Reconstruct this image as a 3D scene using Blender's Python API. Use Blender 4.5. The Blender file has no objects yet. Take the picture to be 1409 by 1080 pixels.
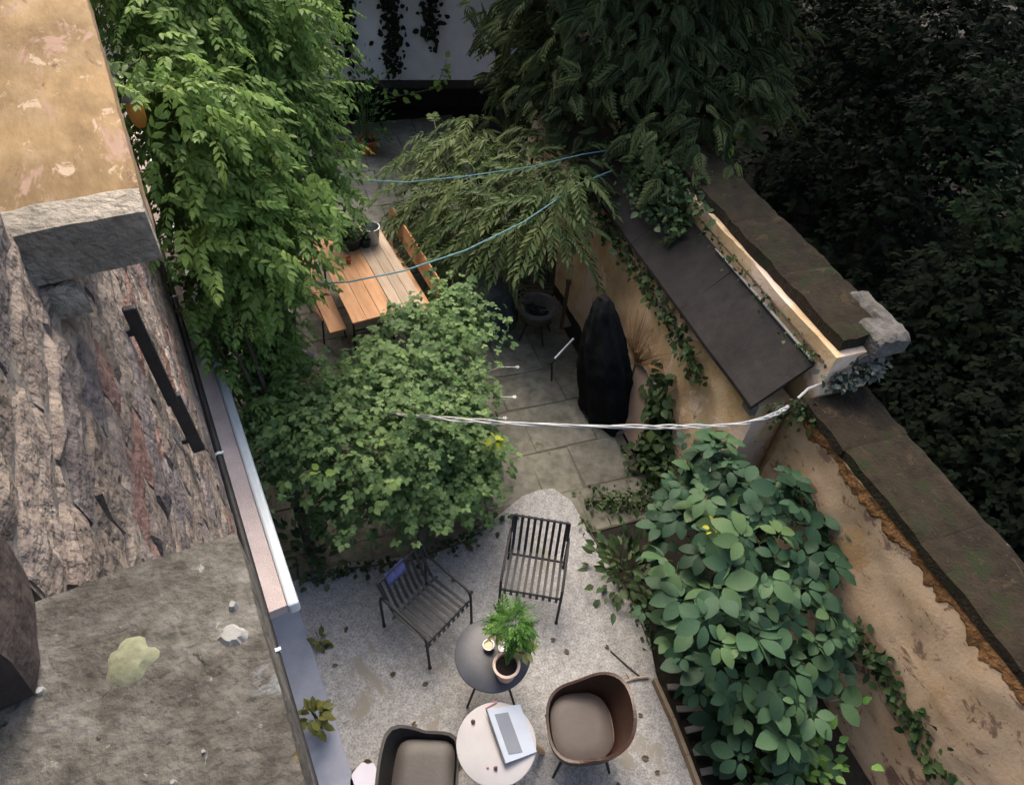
import bpy, math, random
import numpy as np
from mathutils import Vector, Matrix, noise
R = math.radians
random.seed(7); RNG = np.random.default_rng(7)
sc = bpy.context.scene
COL = sc.collection

# ------------------------------------------------------------------ camera
W, H, FPX, CH = 1409.0, 1080.0, 960.0, 6.5
NADIR = (640.0, 1450.0)
_d = np.array([NADIR[0]-W/2, NADIR[1]-H/2, FPX]); _d /= np.linalg.norm(_d)
_up = -_d; _f = np.array([0, 0, 1.0]); _Y = _f-_up*(_f@_up); _Y /= np.linalg.norm(_Y)
RC = np.stack([np.cross(_Y, _up), _Y, _up])
cd = bpy.data.cameras.new('camera'); cam = bpy.data.objects.new('camera', cd); COL.objects.link(cam)
cd.sensor_fit = 'HORIZONTAL'; cd.sensor_width = 36; cd.lens = 36*FPX/W; cd.clip_start = .02; cd.clip_end = 500
cam.matrix_world = Matrix([[RC[i][0], -RC[i][1], -RC[i][2], (0, 0, CH)[i]] for i in range(3)]+[[0, 0, 0, 1]])
sc.camera = cam
# ------------------------------------------------------------------ world, sun, exposure (dusk)
SUN_EL, SUN_AZ = 52.0, 345.0
wd = bpy.data.worlds.new('World'); sc.world = wd; wd.use_nodes = True
wn = wd.node_tree.nodes; sky = wn.new('ShaderNodeTexSky'); sky.sky_type = 'NISHITA'; sky.sun_disc = False
sky.sun_elevation = R(SUN_EL); sky.sun_rotation = R(SUN_AZ); sky.air_density = 1.0; sky.dust_density = 7.0; sky.ozone_density = .1
wn['Background'].inputs[1].default_value = 0.15
wd.node_tree.links.new(sky.outputs[0], wn['Background'].inputs[0])
sl = bpy.data.lights.new('sun', 'SUN'); sl.energy = 0.5; sl.angle = R(75); sl.color = (1, .91, .79)
so = bpy.data.objects.new('sun', sl); COL.objects.link(so)
# nishita: rotation 0 = +Y, turning clockwise seen from above
_sd = Vector((math.sin(R(SUN_AZ))*math.cos(R(SUN_EL)), math.cos(R(SUN_AZ))*math.cos(R(SUN_EL)), math.sin(R(SUN_EL))))
_sd = Vector((_sd.x, _sd.y, max(_sd.z, .3)))
so.rotation_euler = (-_sd).to_track_quat('-Z', 'Y').to_euler(); so.location = (0, 0, 20)
vs = sc.view_settings; vs.view_transform = 'Standard'; vs.look = 'None'; vs.gamma = 1; vs.use_curve_mapping = False; vs.exposure = 1.95

# ------------------------------------------------------------------ frames of reference
def P(x, y, z=0.0):                      # a photograph pixel on the level z
    r = RC@np.array([x-W/2, y-H/2, FPX]); t = (z-CH)/r[2]
    return Vector((r[0]*t, r[1]*t, z))
def proj(p):
    v = RC.T@(np.array(p, float)-np.array([0, 0, CH])); return W/2+FPX*v[0]/v[2], H/2+FPX*v[1]/v[2], v[2]
FU = Vector((-.5, .8660254, 0)); FN = Vector((.8660254, .5, 0))
def F(u, n, z): return FU*u+FN*n+Vector((0, 0, z))             # along / out of the house front
GW = Vector((-.3535, .9354, 0)); GM = Vector((.9354, .3535, 0))
def G(s, m, z): return GW*s+GM*m+Vector((0, 0, z))             # along / across the garden wall
def rnd(a, b): return random.uniform(a, b)

# ------------------------------------------------------------------ materials
MATS = {}
def mat(name, cols, scale=6, rough=.85, bump=.3, bscale=None, detail=8, stretch=(1, 1, 1), rotz=0, rand=.0, metal=0, spec=.3,
        dist=.02, ramp=(.3, .7), spots=None, mottle=0, biso=True):
    if name in MATS: return MATS[name]
    m = bpy.data.materials.new(name); m.use_nodes = True; nt = m.node_tree; N = nt.nodes; L = nt.links
    b = N['Principled BSDF']; b.inputs['Roughness'].default_value = rough; b.inputs['Metallic'].default_value = metal
    b.inputs['Specular IOR Level'].default_value = spec
    tc = N.new('ShaderNodeTexCoord'); mp = N.new('ShaderNodeMapping'); L.new(tc.outputs['Object'], mp.inputs[0]); mp.vector_type = 'TEXTURE'
    mp.inputs['Scale'].default_value = [1/q for q in stretch]; mp.inputs['Rotation'].default_value = (0, 0, rotz)
    n1 = N.new('ShaderNodeTexNoise'); n1.inputs['Scale'].default_value = scale; n1.inputs['Detail'].default_value = detail
    n1.inputs['Roughness'].default_value = .65
    L.new(mp.outputs[0], n1.inputs[0])
    cr = N.new('ShaderNodeValToRGB'); L.new(n1.outputs[0], cr.inputs[0]); e = cr.color_ramp.elements
    n = len(cols)
    for i, c in enumerate(cols):
        pos = ramp[0]+(ramp[1]-ramp[0])*(i/(n-1) if n > 1 else 0)
        if i < 2 and n > 1: e[i].position = pos; e[i].color = (*c, 1)
        elif n == 1: e[0].color = e[1].color = (*c, 1)
        else: q = e.new(pos); q.color = (*c, 1)
    out = cr.outputs[0]
    if mottle:
        n3 = N.new('ShaderNodeTexNoise'); n3.inputs['Scale'].default_value = scale*.22; n3.inputs['Detail'].default_value = 5
        L.new(tc.outputs['Object'], n3.inputs[0])
        mr = N.new('ShaderNodeMapRange'); L.new(n3.outputs[0], mr.inputs[0])
        mr.inputs[1].default_value = .32; mr.inputs[2].default_value = .68; mr.inputs[3].default_value = 1-mottle; mr.inputs[4].default_value = 1+mottle*.6
        mx = N.new('ShaderNodeVectorMath'); mx.operation = 'SCALE'; L.new(out, mx.inputs[0]); L.new(mr.outputs[0], mx.inputs['Scale']); out = mx.outputs[0]
    if spots:                              # (colour, scale, threshold)
        for (c, s, th) in spots:
            n4 = N.new('ShaderNodeTexNoise'); n4.inputs['Scale'].default_value = s; n4.inputs['Detail'].default_value = 6; n4.inputs['Roughness'].default_value = .7
            n4.inputs['Distortion'].default_value = .6
            L.new(mp.outputs[0], n4.inputs[0]); r4 = N.new('ShaderNodeMapRange'); L.new(n4.outputs[0], r4.inputs[0])
            r4.inputs[1].default_value = th; r4.inputs[2].default_value = th+.05
            mc = N.new('ShaderNodeMix'); mc.data_type = 'RGBA'; L.new(r4.outputs[0], mc.inputs[0]); L.new(out, mc.inputs[6]); mc.inputs[7].default_value = (*c, 1); out = mc.outputs[2]
    if rand:
        oi = N.new('ShaderNodeObjectInfo'); hs = N.new('ShaderNodeHueSaturation')
        ma = N.new('ShaderNodeMapRange'); L.new(oi.outputs['Random'], ma.inputs[0]); ma.inputs[3].default_value = 1-rand; ma.inputs[4].default_value = 1+rand
        L.new(ma.outputs[0], hs.inputs['Value']); L.new(out, hs.inputs['Color']); out = hs.outputs[0]
    L.new(out, b.inputs['Base Color'])
    if bump:
        n2 = N.new('ShaderNodeTexNoise'); n2.inputs['Scale'].default_value = bscale or scale*5; n2.inputs['Detail'].default_value = 7
        L.new((tc.outputs['Object'] if biso else mp.outputs[0]), n2.inputs[0]); bp = N.new('ShaderNodeBump'); bp.inputs['Strength'].default_value = bump; bp.inputs['Distance'].default_value = dist
        L.new(n2.outputs[0], bp.inputs['Height']); L.new(bp.outputs[0], b.inputs['Normal'])
    MATS[name] = m; return m

def leafmat(name, cols, trans=.25, rough=.5):
    m = bpy.data.materials.new(name); m.use_nodes = True; nt = m.node_tree; N = nt.nodes; L = nt.links
    b = N['Principled BSDF']; b.inputs['Roughness'].default_value = rough; b.inputs['Specular IOR Level'].default_value = .18
    at = N.new('ShaderNodeAttribute'); at.attribute_name = 'tint'
    oi = N.new('ShaderNodeObjectInfo')
    ad = N.new('ShaderNodeMath'); ad.operation = 'ADD'
    # loose leaves differ by their own random value, joined ones by the stored tint
    mu = N.new('ShaderNodeMath'); mu.operation = 'MULTIPLY'; L.new(oi.outputs['Random'], mu.inputs[0]); L.new(oi.outputs['Alpha'], mu.inputs[1])
    L.new(at.outputs['Fac'], ad.inputs[0]); L.new(mu.outputs[0], ad.inputs[1])
    cr = N.new('ShaderNodeValToRGB'); e = cr.color_ramp.elements; n = len(cols)
    for i, c in enumerate(cols):
        pos = i/(n-1)
        if i == 0: e[0].position = 0; e[0].color = (*c, 1)
        elif i == n-1: e[-1].position = 1; e[-1].color = (*c, 1)
        else: q = e.new(pos); q.color = (*c, 1)
    L.new(ad.outputs[0], cr.inputs[0])
    nz = N.new('ShaderNodeTexNoise'); nz.inputs['Scale'].default_value = 60; tc = N.new('ShaderNodeTexCoord'); L.new(tc.outputs['Object'], nz.inputs[0])
    mr = N.new('ShaderNodeMapRange'); L.new(nz.outputs[0], mr.inputs[0]); mr.inputs[1].default_value = .3; mr.inputs[2].default_value = .7; mr.inputs[3].default_value = .82; mr.inputs[4].default_value = 1.15
    sv = N.new('ShaderNodeVectorMath'); sv.operation = 'SCALE'; L.new(cr.outputs[0], sv.inputs[0]); L.new(mr.outputs[0], sv.inputs['Scale'])
    L.new(sv.outputs[0], b.inputs['Base Color'])
    tr = N.new('ShaderNodeBsdfTranslucent'); L.new(sv.outputs[0], tr.inputs[0])
    mx = N.new('ShaderNodeMixShader'); mx.inputs[0].default_value = trans
    L.new(b.outputs[0], mx.inputs[1]); L.new(tr.outputs[0], mx.inputs[2]); L.new(mx.outputs[0], N['Material Output'].inputs[0])
    MATS[name] = m; return m

# ------------------------------------------------------------------ mesh helpers
class MB:
    def __init__(s): s.v = []; s.f = []
    def add(s, vs, fs):
        o = len(s.v); s.v += [Vector(v) for v in vs]; s.f += [tuple(i+o for i in f) for f in fs]; return s
    def hexa(s, c):                        # 8 corners: bottom 4 ccw, top 4 ccw
        return s.add(c, [(3, 2, 1, 0), (4, 5, 6, 7), (0, 1, 5, 4), (1, 2, 6, 5), (2, 3, 7, 6), (3, 0, 4, 7)])
    def box(s, c, size, ax=None, ay=None, az=None):
        ax = ax or Vector((1, 0, 0)); az = az or Vector((0, 0, 1)); ay = ay or az.cross(ax)
        c = Vector(c); hx, hy, hz = [q/2 for q in size]
        return s.hexa([c+ax*(a*hx)+ay*(b*hy)+az*(d*hz) for d in (-1, 1) for a, b in ((-1, -1), (1, -1), (1, 1), (-1, 1))])
    def bar(s, a, b, w, t, up=(0, 0, 1)):  # flat bar from a to b
        a = Vector(a); b = Vector(b); d = (b-a); l = d.length; d.normalize(); up = Vector(up)
        y = up.cross(d)
        if y.length < 1e-4: y = Vector((1, 0, 0)).cross(d)
        y.normalize(); z = d.cross(y)
        return s.box((a+b)/2, (l, w, t), d, y, z)
    def tube(s, pts, r, n=8, cap=True):
        pts = [Vector(p) for p in pts]; rs = r if isinstance(r, (list, tuple)) else [r]*len(pts); o = len(s.v); ref = None
        for i, p in enumerate(pts):
            t = (pts[min(i+1, len(pts)-1)]-pts[max(i-1, 0)]).normalized()
            if ref is None: ref = t.orthogonal().normalized()
            ref = (ref-t*ref.dot(t)); ref = ref.normalized() if ref.length > 1e-5 else t.orthogonal().normalized(); bb = t.cross(ref)
            for k in range(n):
                a = 2*math.pi*k/n; s.v.append(p+(ref*math.cos(a)+bb*math.sin(a))*rs[i])
        for i in range(len(pts)-1):
            for k in range(n):
                a = o+i*n+k; b = o+i*n+(k+1) % n; s.f.append((a, b, b+n, a+n))
        if cap:
            s.f.append(tuple(o+k for k in reversed(range(n)))); s.f.append(tuple(o+(len(pts)-1)*n+k for k in range(n)))
        return s
    def lathe(s, prof, c, n=32, caps=True):
        c = Vector(c); o = len(s.v)
        for r, z in prof:
            for k in range(n):
                a = 2*math.pi*k/n; s.v.append(c+Vector((r*math.cos(a), r*math.sin(a), z)))
        for i in range(len(prof)-1):
            for k in range(n):
                a = o+i*n+k; b = o+i*n+(k+1) % n; s.f.append((a, b, b+n, a+n))
        if caps: s.f.append(tuple(o+k for k in reversed(range(n)))); s.f.append(tuple(o+(len(prof)-1)*n+k for k in range(n)))
        return s
    def prism(s, poly, z0, z1):
        n = len(poly); vs = [(p[0], p[1], z0) for p in poly]+[(p[0], p[1], z1) for p in poly]
        a = sum(poly[i][0]*poly[(i+1) % n][1]-poly[(i+1) % n][0]*poly[i][1] for i in range(n))
        idx = list(range(n)) if a > 0 else list(range(n))[::-1]
        fs = [tuple(reversed(idx)), tuple(n+i for i in idx)]
        for q in range(n): i, j = idx[q], idx[(q+1) % n]; fs.append((i, j, n+j, n+i))
        return s.add(vs, fs)
    def xf(s, M): s.v = [M@v for v in s.v]; return s

def link(name, me, m, parent=None, smooth=False):
    me.materials.append(m) if m else None
    o = bpy.data.objects.new(name, me); COL.objects.link(o)
    if parent: o.parent = parent
    if smooth: me.polygons.foreach_set('use_smooth', [True]*len(me.polygons))
    return o
def build(name, mb, m, parent=None, smooth=False, bevel=0, origin=None):
    off = Vector((0, 0, 0))
    q = parent
    while q: off = off+q.location; q = q.parent
    if origin is not None: off = off+Vector(origin)
    me = bpy.data.meshes.new(name); me.from_pydata([v-off for v in mb.v], [], mb.f); me.update()
    o = link(name, me, m, parent, smooth)
    if origin is not None: o.location = origin
    if bevel:
        b = o.modifiers.new('bevel', 'BEVEL'); b.width = bevel; b.segments = 2; b.limit_method = 'ANGLE'
    if smooth: me.set_sharp_from_angle(angle=R(40))
    return o
def tag(o, label, cat, group=None):
    o['label'] = label; o['category'] = cat
    if group: o['group'] = group
    return o
def thing(name, label, cat, loc, group=None):
    o = bpy.data.objects.new(name, None); o.empty_display_size = .1; COL.objects.link(o); o.location = loc
    return tag(o, label, cat, group)
def struct(o): o['kind'] = 'structure'; return o
def stuff(o): o['kind'] = 'stuff'; return o
def jit(mb, a, sc_=6.0, seed=0):
    for v in mb.v:
        q = noise.noise_vector(v*sc_+Vector((seed*3.1, 0, seed))); v += q*a
    return mb
def gridbox(c, size, ax, ay, az, nx, ny, amp, sc_=7, seed=0, edge=.5):
    """a rough block: its +az face is a displaced grid (nx by ny), sides plain"""
    mb = MB(); c = Vector(c); hx, hy, hz = [q/2 for q in size]; top = []
    for j in range(ny+1):
        for i in range(nx+1):
            x = -hx+2*hx*i/nx; y = -hy+2*hy*j/ny
            p = c+ax*x+ay*y+az*hz
            nn = noise.noise(p*sc_+Vector((seed, 0, 0)))*amp+noise.noise(p*sc_*2.7+Vector((0, seed, 0)))*amp*.6
            e = (i in (0, nx))+(j in (0, ny))
            p = p+az*(nn-e*edge*amp)+(noise.noise_vector(p*sc_*1.3)*amp*.6 if e else Vector((0, 0, 0)))
            top.append(p)
    mb.v = top[:]; w = nx+1
    for j in range(ny):
        for i in range(nx): a = j*w+i; mb.f.append((a, a+1, a+w+1, a+w))
    ring = [i for i in range(nx+1)]+[j*w+nx for j in range(1, ny+1)]+[ny*w+i for i in range(nx-1, -1, -1)]+[j*w for j in range(ny-1, 0, -1)]
    o = len(mb.v)
    for r in ring:
        p = mb.v[r]; d = (p-c).dot(az); mb.v.append(p-az*(d+hz))
    n = len(ring)
    for k in range(n): mb.f.append((ring[k], o+k, o+(k+1) % n, ring[(k+1) % n]))
    mb.f.append(tuple(o+k for k in reversed(range(n))))
    return mb

# ------------------------------------------------------------------ foliage helpers
def T_leaf(l=1, w=.5, fold=.12, curl=.12, rd=0):
    v = [(0, 0, 0), ((.28-.06*rd)*l, .42*w, .0+fold*w*.6), ((.62+.14*rd)*l, .40*w, fold*w*.5-curl*l*.25), (l, 0, -curl*l), ((.62+.14*rd)*l, -.40*w, fold*w*.5-curl*l*.25), ((.28-.06*rd)*l, -.42*w, fold*w*.6), (.3*l, 0, -.02*l), (.64*l, 0, -.02*l-curl*l*.3)]
    f = [(0, 6, 1), (1, 6, 7, 2), (2, 7, 3), (0, 5, 6), (5, 4, 7, 6), (4, 3, 7)]
    return np.array(v, float), f
def T_broad(l, w, curl=.16, fold=.14):
    ts = (.1, .28, .5, .72, .9); ws = (.2, .40, .47, .40, .2); v = [(0, 0, 0)]; mid = []
    def zc(t): return .05*l*math.sin(t*3.0)-curl*l*t*t
    for t, q in zip(ts, ws): v += [(t*l, q*w, zc(t)+fold*q*w), (t*l, 0, zc(t)), (t*l, -q*w, zc(t)+fold*q*w)]
    v.append((l, 0, zc(1))); n = len(v)-1; f = [(0, 2, 1), (0, 3, 2)]
    for i in range(4): a = 1+3*i; f += [(a, a+1, a+4, a+3), (a+1, a+2, a+5, a+4)]
    f += [(13, 14, n), (14, 15, n)]
    return np.array(v, float), f
def T_mid(l=1, w=.5): return T_leaf(l, w*1.15, .15, .15)
def T_small(l=1, w=.6):
    v = [(0, 0, 0), (.5*l, .5*w, .06*l), (l, 0, -.08*l), (.5*l, -.5*w, .06*l)]
    return np.array(v, float), [(0, 1, 2), (0, 2, 3)]
def join_T(parts):
    V = []; Fc = []; o = 0
    for v, f in parts: V.append(v); Fc += [tuple(i+o for i in q) for q in f]; o += len(v)
    return np.concatenate(V), Fc
def place_T(t, pos, yaw=0, pitch=0, roll=0, s=1):
    M = (Matrix.Translation(pos)@Matrix.Rotation(yaw, 4, 'Z')@Matrix.Rotation(-pitch, 4, 'Y')@Matrix.Rotation(roll, 4, 'X'))
    M = np.array(M); v = t[0]*s; return v@M[:3, :3].T+M[:3, 3], t[1]
def T_pinnate(L=.3, pairs=5, ll=.08, lw=.03, droop=.5, leaflet=None, rachis=True):
    parts = []
    leaflet = leaflet or T_small
    def pt(t): return Vector((L*t*(1-.15*droop*t), 0, .25*L*t-droop*L*t*t))
    for k in range(pairs):
        t = .25+.7*k/max(pairs-1, 1)
        sc_ = 1-.35*abs(t-.55)
        for sgn in (-1, 1):
            parts.append(place_T(leaflet(ll, lw), pt(t), sgn*R(62-18*t)+rnd(-.15, .15), R(-18-25*droop*t)+rnd(-.2, .2), rnd(-.3, .3), sc_))
    parts.append(place_T(leaflet(ll, lw), pt(1), 0, R(-40*droop)))
    if rachis:
        a, b, c = pt(0), pt(.5), pt(1); w = .004
        parts.append((np.array([(a.x, -w, a.z), (a.x, w, a.z), (b.x, w, b.z), (b.x, -w, b.z), (c.x, w*.5, c.z), (c.x, -w*.5, c.z)]), [(0, 1, 2, 3), (3, 2, 4, 5)]))
    return join_T(parts)
def T_cluster(n, l, w, spread=1.2, petiole=.3, rd=0):
    """a few broad leaves fanned from one stalk"""
    parts = []
    for k in range(n):
        a = spread*((k/(n-1))*2-1) if n > 1 else 0
        parts.append(place_T(T_broad(l, w*1.05, rnd(.08, .25)) if rd else T_leaf(l, w), (petiole*l*math.cos(a)*.4+petiole*l, petiole*l*math.sin(a)*.4, 0), a, rnd(-.35, .1), rnd(-.3, .3), 1-.18*abs(a)))
    parts.append((np.array([(0, -.006, 0), (0, .006, 0), (petiole*l*1.4, .003, 0), (petiole*l*1.4, -.003, 0)]), [(0, 1, 2, 3)]))
    return join_T(parts)
def T_spray(L=.35, n=9):
    """a flat drooping conifer fan"""
    parts = []
    for k in range(n):
        t = .1+.9*k/(n-1); x = L*t*.75; z = .1*L*t-.35*L*t*t
        for sg in (-1, 1):
            parts.append(place_T(T_small(L*(.42-.28*t), L*.075), (x, 0, z), sg*R(42), R(-14-20*t), rnd(-.3, .3)))
            parts.append(place_T(T_small(L*(.26-.16*t), L*.07), (x+.1*L*(1-t), sg*.13*L*(1-t), z), sg*R(8), R(-25), rnd(-.3, .3)))
    parts.append(place_T(T_small(L, L*.05), (0, 0, 0), 0, R(-8)))
    return join_T(parts)
def T_frond(L=.62, pairs=10, ll=.15, lw=.05): return T_pinnate(L, pairs, ll, lw, droop=.85)

def basis(d, up):
    d = d/np.linalg.norm(d, axis=1, keepdims=True)
    y = np.cross(up, d); ln = np.linalg.norm(y, axis=1, keepdims=True); y = np.where(ln < 1e-3, np.array([[0, 1., 0]]), y/np.maximum(ln, 1e-6))
    z = np.cross(d, y); return np.stack([d, y, z], axis=2)       # columns
def merged(name, T, pos, B, size, tint, m, parent, extra=None):
    """one mesh from many placed templates; T is a list of templates picked per index"""
    off = np.zeros(3); q = parent
    while q: off += np.array(q.location); q = q.parent
    VV = []; LV = []; LT = []; TI = []; o = 0
    pick = RNG.integers(0, len(T), len(pos))
    for ti, (tv, tf) in enumerate(T):
        ix = np.where(pick == ti)[0]
        if not len(ix): continue
        v = np.einsum('nij,vj->nvi', B[ix], tv)*size[ix, None, None]+pos[ix, None, :]-off
        nv = len(tv); fl = np.concatenate([np.array(f) for f in tf]); ft = np.array([len(f) for f in tf])
        LV.append((fl[None, :]+(np.arange(len(ix))*nv)[:, None]+o).ravel()); LT.append(np.tile(ft, len(ix))); TI.append(np.repeat(tint[ix], len(tf)))
        VV.append(v.reshape(-1, 3)); o += nv*len(ix)
    V = np.concatenate(VV); LV = np.concatenate(LV); LT = np.concatenate(LT); TI = np.concatenate(TI)
    me = bpy.data.meshes.new(name); me.vertices.add(len(V)); me.vertices.foreach_set('co', V.ravel().astype(np.float32))
    me.loops.add(len(LV)); me.loops.foreach_set('vertex_index', LV.astype(np.int32))
    me.polygons.add(len(LT)); me.polygons.foreach_set('loop_start', (np.cumsum(LT)-LT).astype(np.int32))
    me.update(calc_edges=True); me.validate(); me.polygons.foreach_set('use_smooth', np.ones(len(me.polygons), bool))
    at = me.attributes.new('tint', 'FLOAT', 'FACE'); at.data.foreach_set('value', TI.astype(np.float32))
    o = link(name, me, m, parent); o.color = (1, 1, 1, 0); return o
def singles(name, T, pos, B, size, m, parent):
    """the leaves that show largest: one object each, sharing mesh data"""
    off = np.zeros(3); q = parent
    while q: off += np.array(q.location); q = q.parent
    mes = []
    for tv, tf in T:
        me = bpy.data.meshes.new(name); me.from_pydata([tuple(v) for v in tv], [], tf); me.materials.append(m); me.polygons.foreach_set('use_smooth', [True]*len(tf)); mes.append(me)
    for i in range(len(pos)):
        o = bpy.data.objects.new(name, random.choice(mes)); COL.objects.link(o); o.parent = parent
        M = Matrix([list(B[i][r]*size[i])+[pos[i][r]-off[r]] for r in range(3)]+[[0, 0, 0, 1]]); o.matrix_local = M
        o.color = (1, 1, 1, 1)
def shell(ells, n, lo=.7, rough=.25, cut=None, seed=0):
    """points and outward directions scattered through the outer part of overlapping ellipsoids"""
    wts = np.array([(e[3]*e[4]+e[4]*e[5]+e[3]*e[5]) for e in ells]); wts /= wts.sum(); out = []; dr = []
    k = 0
    while len(out) < n and k < n*40:
        k += 1
        e = ells[RNG.choice(len(ells), p=wts)]
        d = RNG.normal(size=3); d /= np.linalg.norm(d)
        if d[2] < -.55: continue
        r = lo+(1-lo)*RNG.random()**.6
        r *= 1+rough*noise.noise(Vector(d*2.3)+Vector((e[0], e[1]+seed, e[2])))+.5*rough*noise.noise(Vector(d*6)+Vector((e[0], e[1], seed)))
        p = np.array(e[:3])+d*r*np.array(e[3:6])
        if cut is not None and not cut(p): continue
        ins = False
        for g in ells:
            if g is e: continue
            if (((p-np.array(g[:3]))/np.array(g[3:6]))**2).sum() < .45: ins = True; break
        if ins: continue
        out.append(p); dr.append(d)
    return np.array(out), np.array(dr)
def foliage(parent, T, mt, ells, twigs, per, size, sing=0, part='leaf', spread=.16, droop=.15, upw=.9, lo=.7, rough=.25, cut=None, seed=0, stuffname='foliage', twigmat=None, sjit=.35, flat=1):
    tp, td = shell(ells, twigs, lo, rough, cut, seed); n = len(tp)
    pos = np.repeat(tp, per, 0); d = np.repeat(td, per, 0)
    pos = pos+RNG.normal(size=pos.shape)*spread*np.array([1, 1, .6])
    dd = d*np.array([1, 1, .35])+RNG.normal(size=d.shape)*.65; dd[:, 2] = dd[:, 2]*.5*flat-droop
    up = np.tile(np.array([[0, 0, upw]]), (len(d), 1))+d*.55+RNG.normal(size=d.shape)*.35
    B = basis(dd, up); s = size*(1+RNG.uniform(-sjit, sjit, len(pos)))
    low = np.array([noise.noise(Vector(p)*1.1+Vector((seed, 3, 1))) for p in tp]); low = np.repeat(low, per)
    tint = np.clip(.45+.45*low+RNG.normal(size=len(pos))*.16, 0, 1)
    if sing:
        pr = np.array([proj(p) for p in pos]); vis = (pr[:, 0] > -20) & (pr[:, 0] < W+20) & (pr[:, 1] > -20) & (pr[:, 1] < H+20)
        score = pr[:, 2]+RNG.random(len(pos))*1.2+np.where(vis, 0, 99); ix = np.argsort(score)[:sing]
        singles(part, T, pos[ix], B[ix], s[ix], mt, parent)
        keep = np.ones(len(pos), bool); keep[ix] = False
    else: keep = np.ones(len(pos), bool)
    o = merged(stuffname, T, pos[keep], B[keep], s[keep], tint[keep], mt, parent); stuff(o)
    return tp
def limbs(parent, base, tips, r0, m, name='trunk', nmax=14, mid=.55):
    mb = MB(); base = Vector(base); tips = [Vector(t) for t in tips]
    c = sum(tips, Vector())/len(tips); fork = base.lerp(Vector((c.x, c.y, c.z)), mid*.6); fork = Vector((base.x*.6+fork.x*.4, base.y*.6+fork.y*.4, fork.z))
    mb.tube([base, base.lerp(fork, .5)+Vector((rnd(-.04, .04), rnd(-.04, .04), 0)), fork], [r0, r0*.85, r0*.7], 8)
    st = max(1, len(tips)//nmax)
    for t in tips[::st]:
        a = fork.lerp(base, rnd(0, .35)); mdl = a.lerp(t, .5)+Vector((rnd(-.1, .1), rnd(-.1, .1), rnd(.02, .15)))*(t-a).length*.6
        mb.tube([a, mdl, t], [r0*.42, r0*.25, r0*.06], 5)
    return build(name, mb, m, parent, smooth=True)
def E(px, py, z, rx, ry=None, rz=None):                           # an ellipsoid over a pixel at level z
    p = P(px, py, z); return (p.x, p.y, p.z, rx, ry or rx, rz or rx)

# ================================================================== THE SETTING
M_soil = mat('soil', [(.006, .0055, .004), (.014, .012, .009)], 5, .95, .6)
M_gravel = mat('washed_gravel', [(.15, .149, .145), (.26, .262, .262), (.37, .372, .372)], 62, .9, .22, 90, detail=3, mottle=.2, dist=.006, ramp=(.30, .70), spots=[((.20, .19, .165), 1.5, .57), ((.15, .14, .115), 3.1, .65), ((.10, .095, .085), 48, .70)])
M_flag = mat('flagstone', [(.085, .082, .062), (.14, .135, .108), (.19, .183, .155)], 7, .85, .35, 45, detail=11, rand=.1, mottle=.35, spots=[((.07, .08, .035), 2.2, .62)])
M_joint = mat('joint_dirt', [(.055, .053, .037), (.105, .10, .075)], 9, .95, .5)
ground = struct(build('ground', MB().add([(-70, -40, 0), (70, -40, 0), (70, 90, 0), (-70, 90, 0)], [(0, 1, 2, 3)]), M_soil))
# terrace of flagstones, aligned with the garden wall
TS0, TS1, TM0, TM1 = 3.55, 13.2, -1.2, 3.42
tb = MB(); tb.prism([G(TS0, TM0, 0), G(TS0, TM1-.15, 0), G(TS1, TM1-.15, 0), G(TS1, TM0, 0)], -.05, .012)
terrace = struct(build('terrace', tb, M_joint))
s = TS0; k = 0
while s < TS1-.2:
    ds = rnd(.5, .72); m0 = TM0+rnd(-.2, .1)
    while m0 < TM1-.1:
        dm = rnd(.45, .8); m1 = min(m0+dm, TM1-rnd(-.05, .12))
        if m1-m0 > .18:
            a = G(s+ds/2, (m0+m1)/2, .02)
            px = proj(a)
            if -60 < px[0] < 1000:
                g = .007
                c = [G(s+g, m0+g, 0), G(s+g, m1-g, 0), G(s+ds-g, m1-g, 0), G(s+ds-g, m0+g, 0)]
                c = [(q.x+rnd(-.014, .014), q.y+rnd(-.014, .014)) for q in c]
                o = build('flagstone', MB().prism(c, -.01, .02+rnd(-.004, .005)), M_flag, terrace, bevel=.006)
                o.rotation_euler = (0, 0, 0)
        m0 = m1
    s += ds
# gravel patio, a real step above the bed
PZ = .07
pp = [P(x, y, PZ) for x, y in ((400, 800), (470, 775), (600, 760), (690, 705), (718, 682), (742, 673), (762, 671), (786, 688), (815, 735), (848, 787), (880, 838), (895, 880), (903, 925), (930, 1005), (958, 1082), (985, 1160))]
pp += [Vector((1.9, -1.5, 0)), F(-3.0, -.5, 0), F(2.4, -.5, 0)]
pm = MB().prism([(p.x, p.y) for p in pp], -.04, PZ)
patio = struct(build('patio', pm, M_gravel, bevel=.015))

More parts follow.
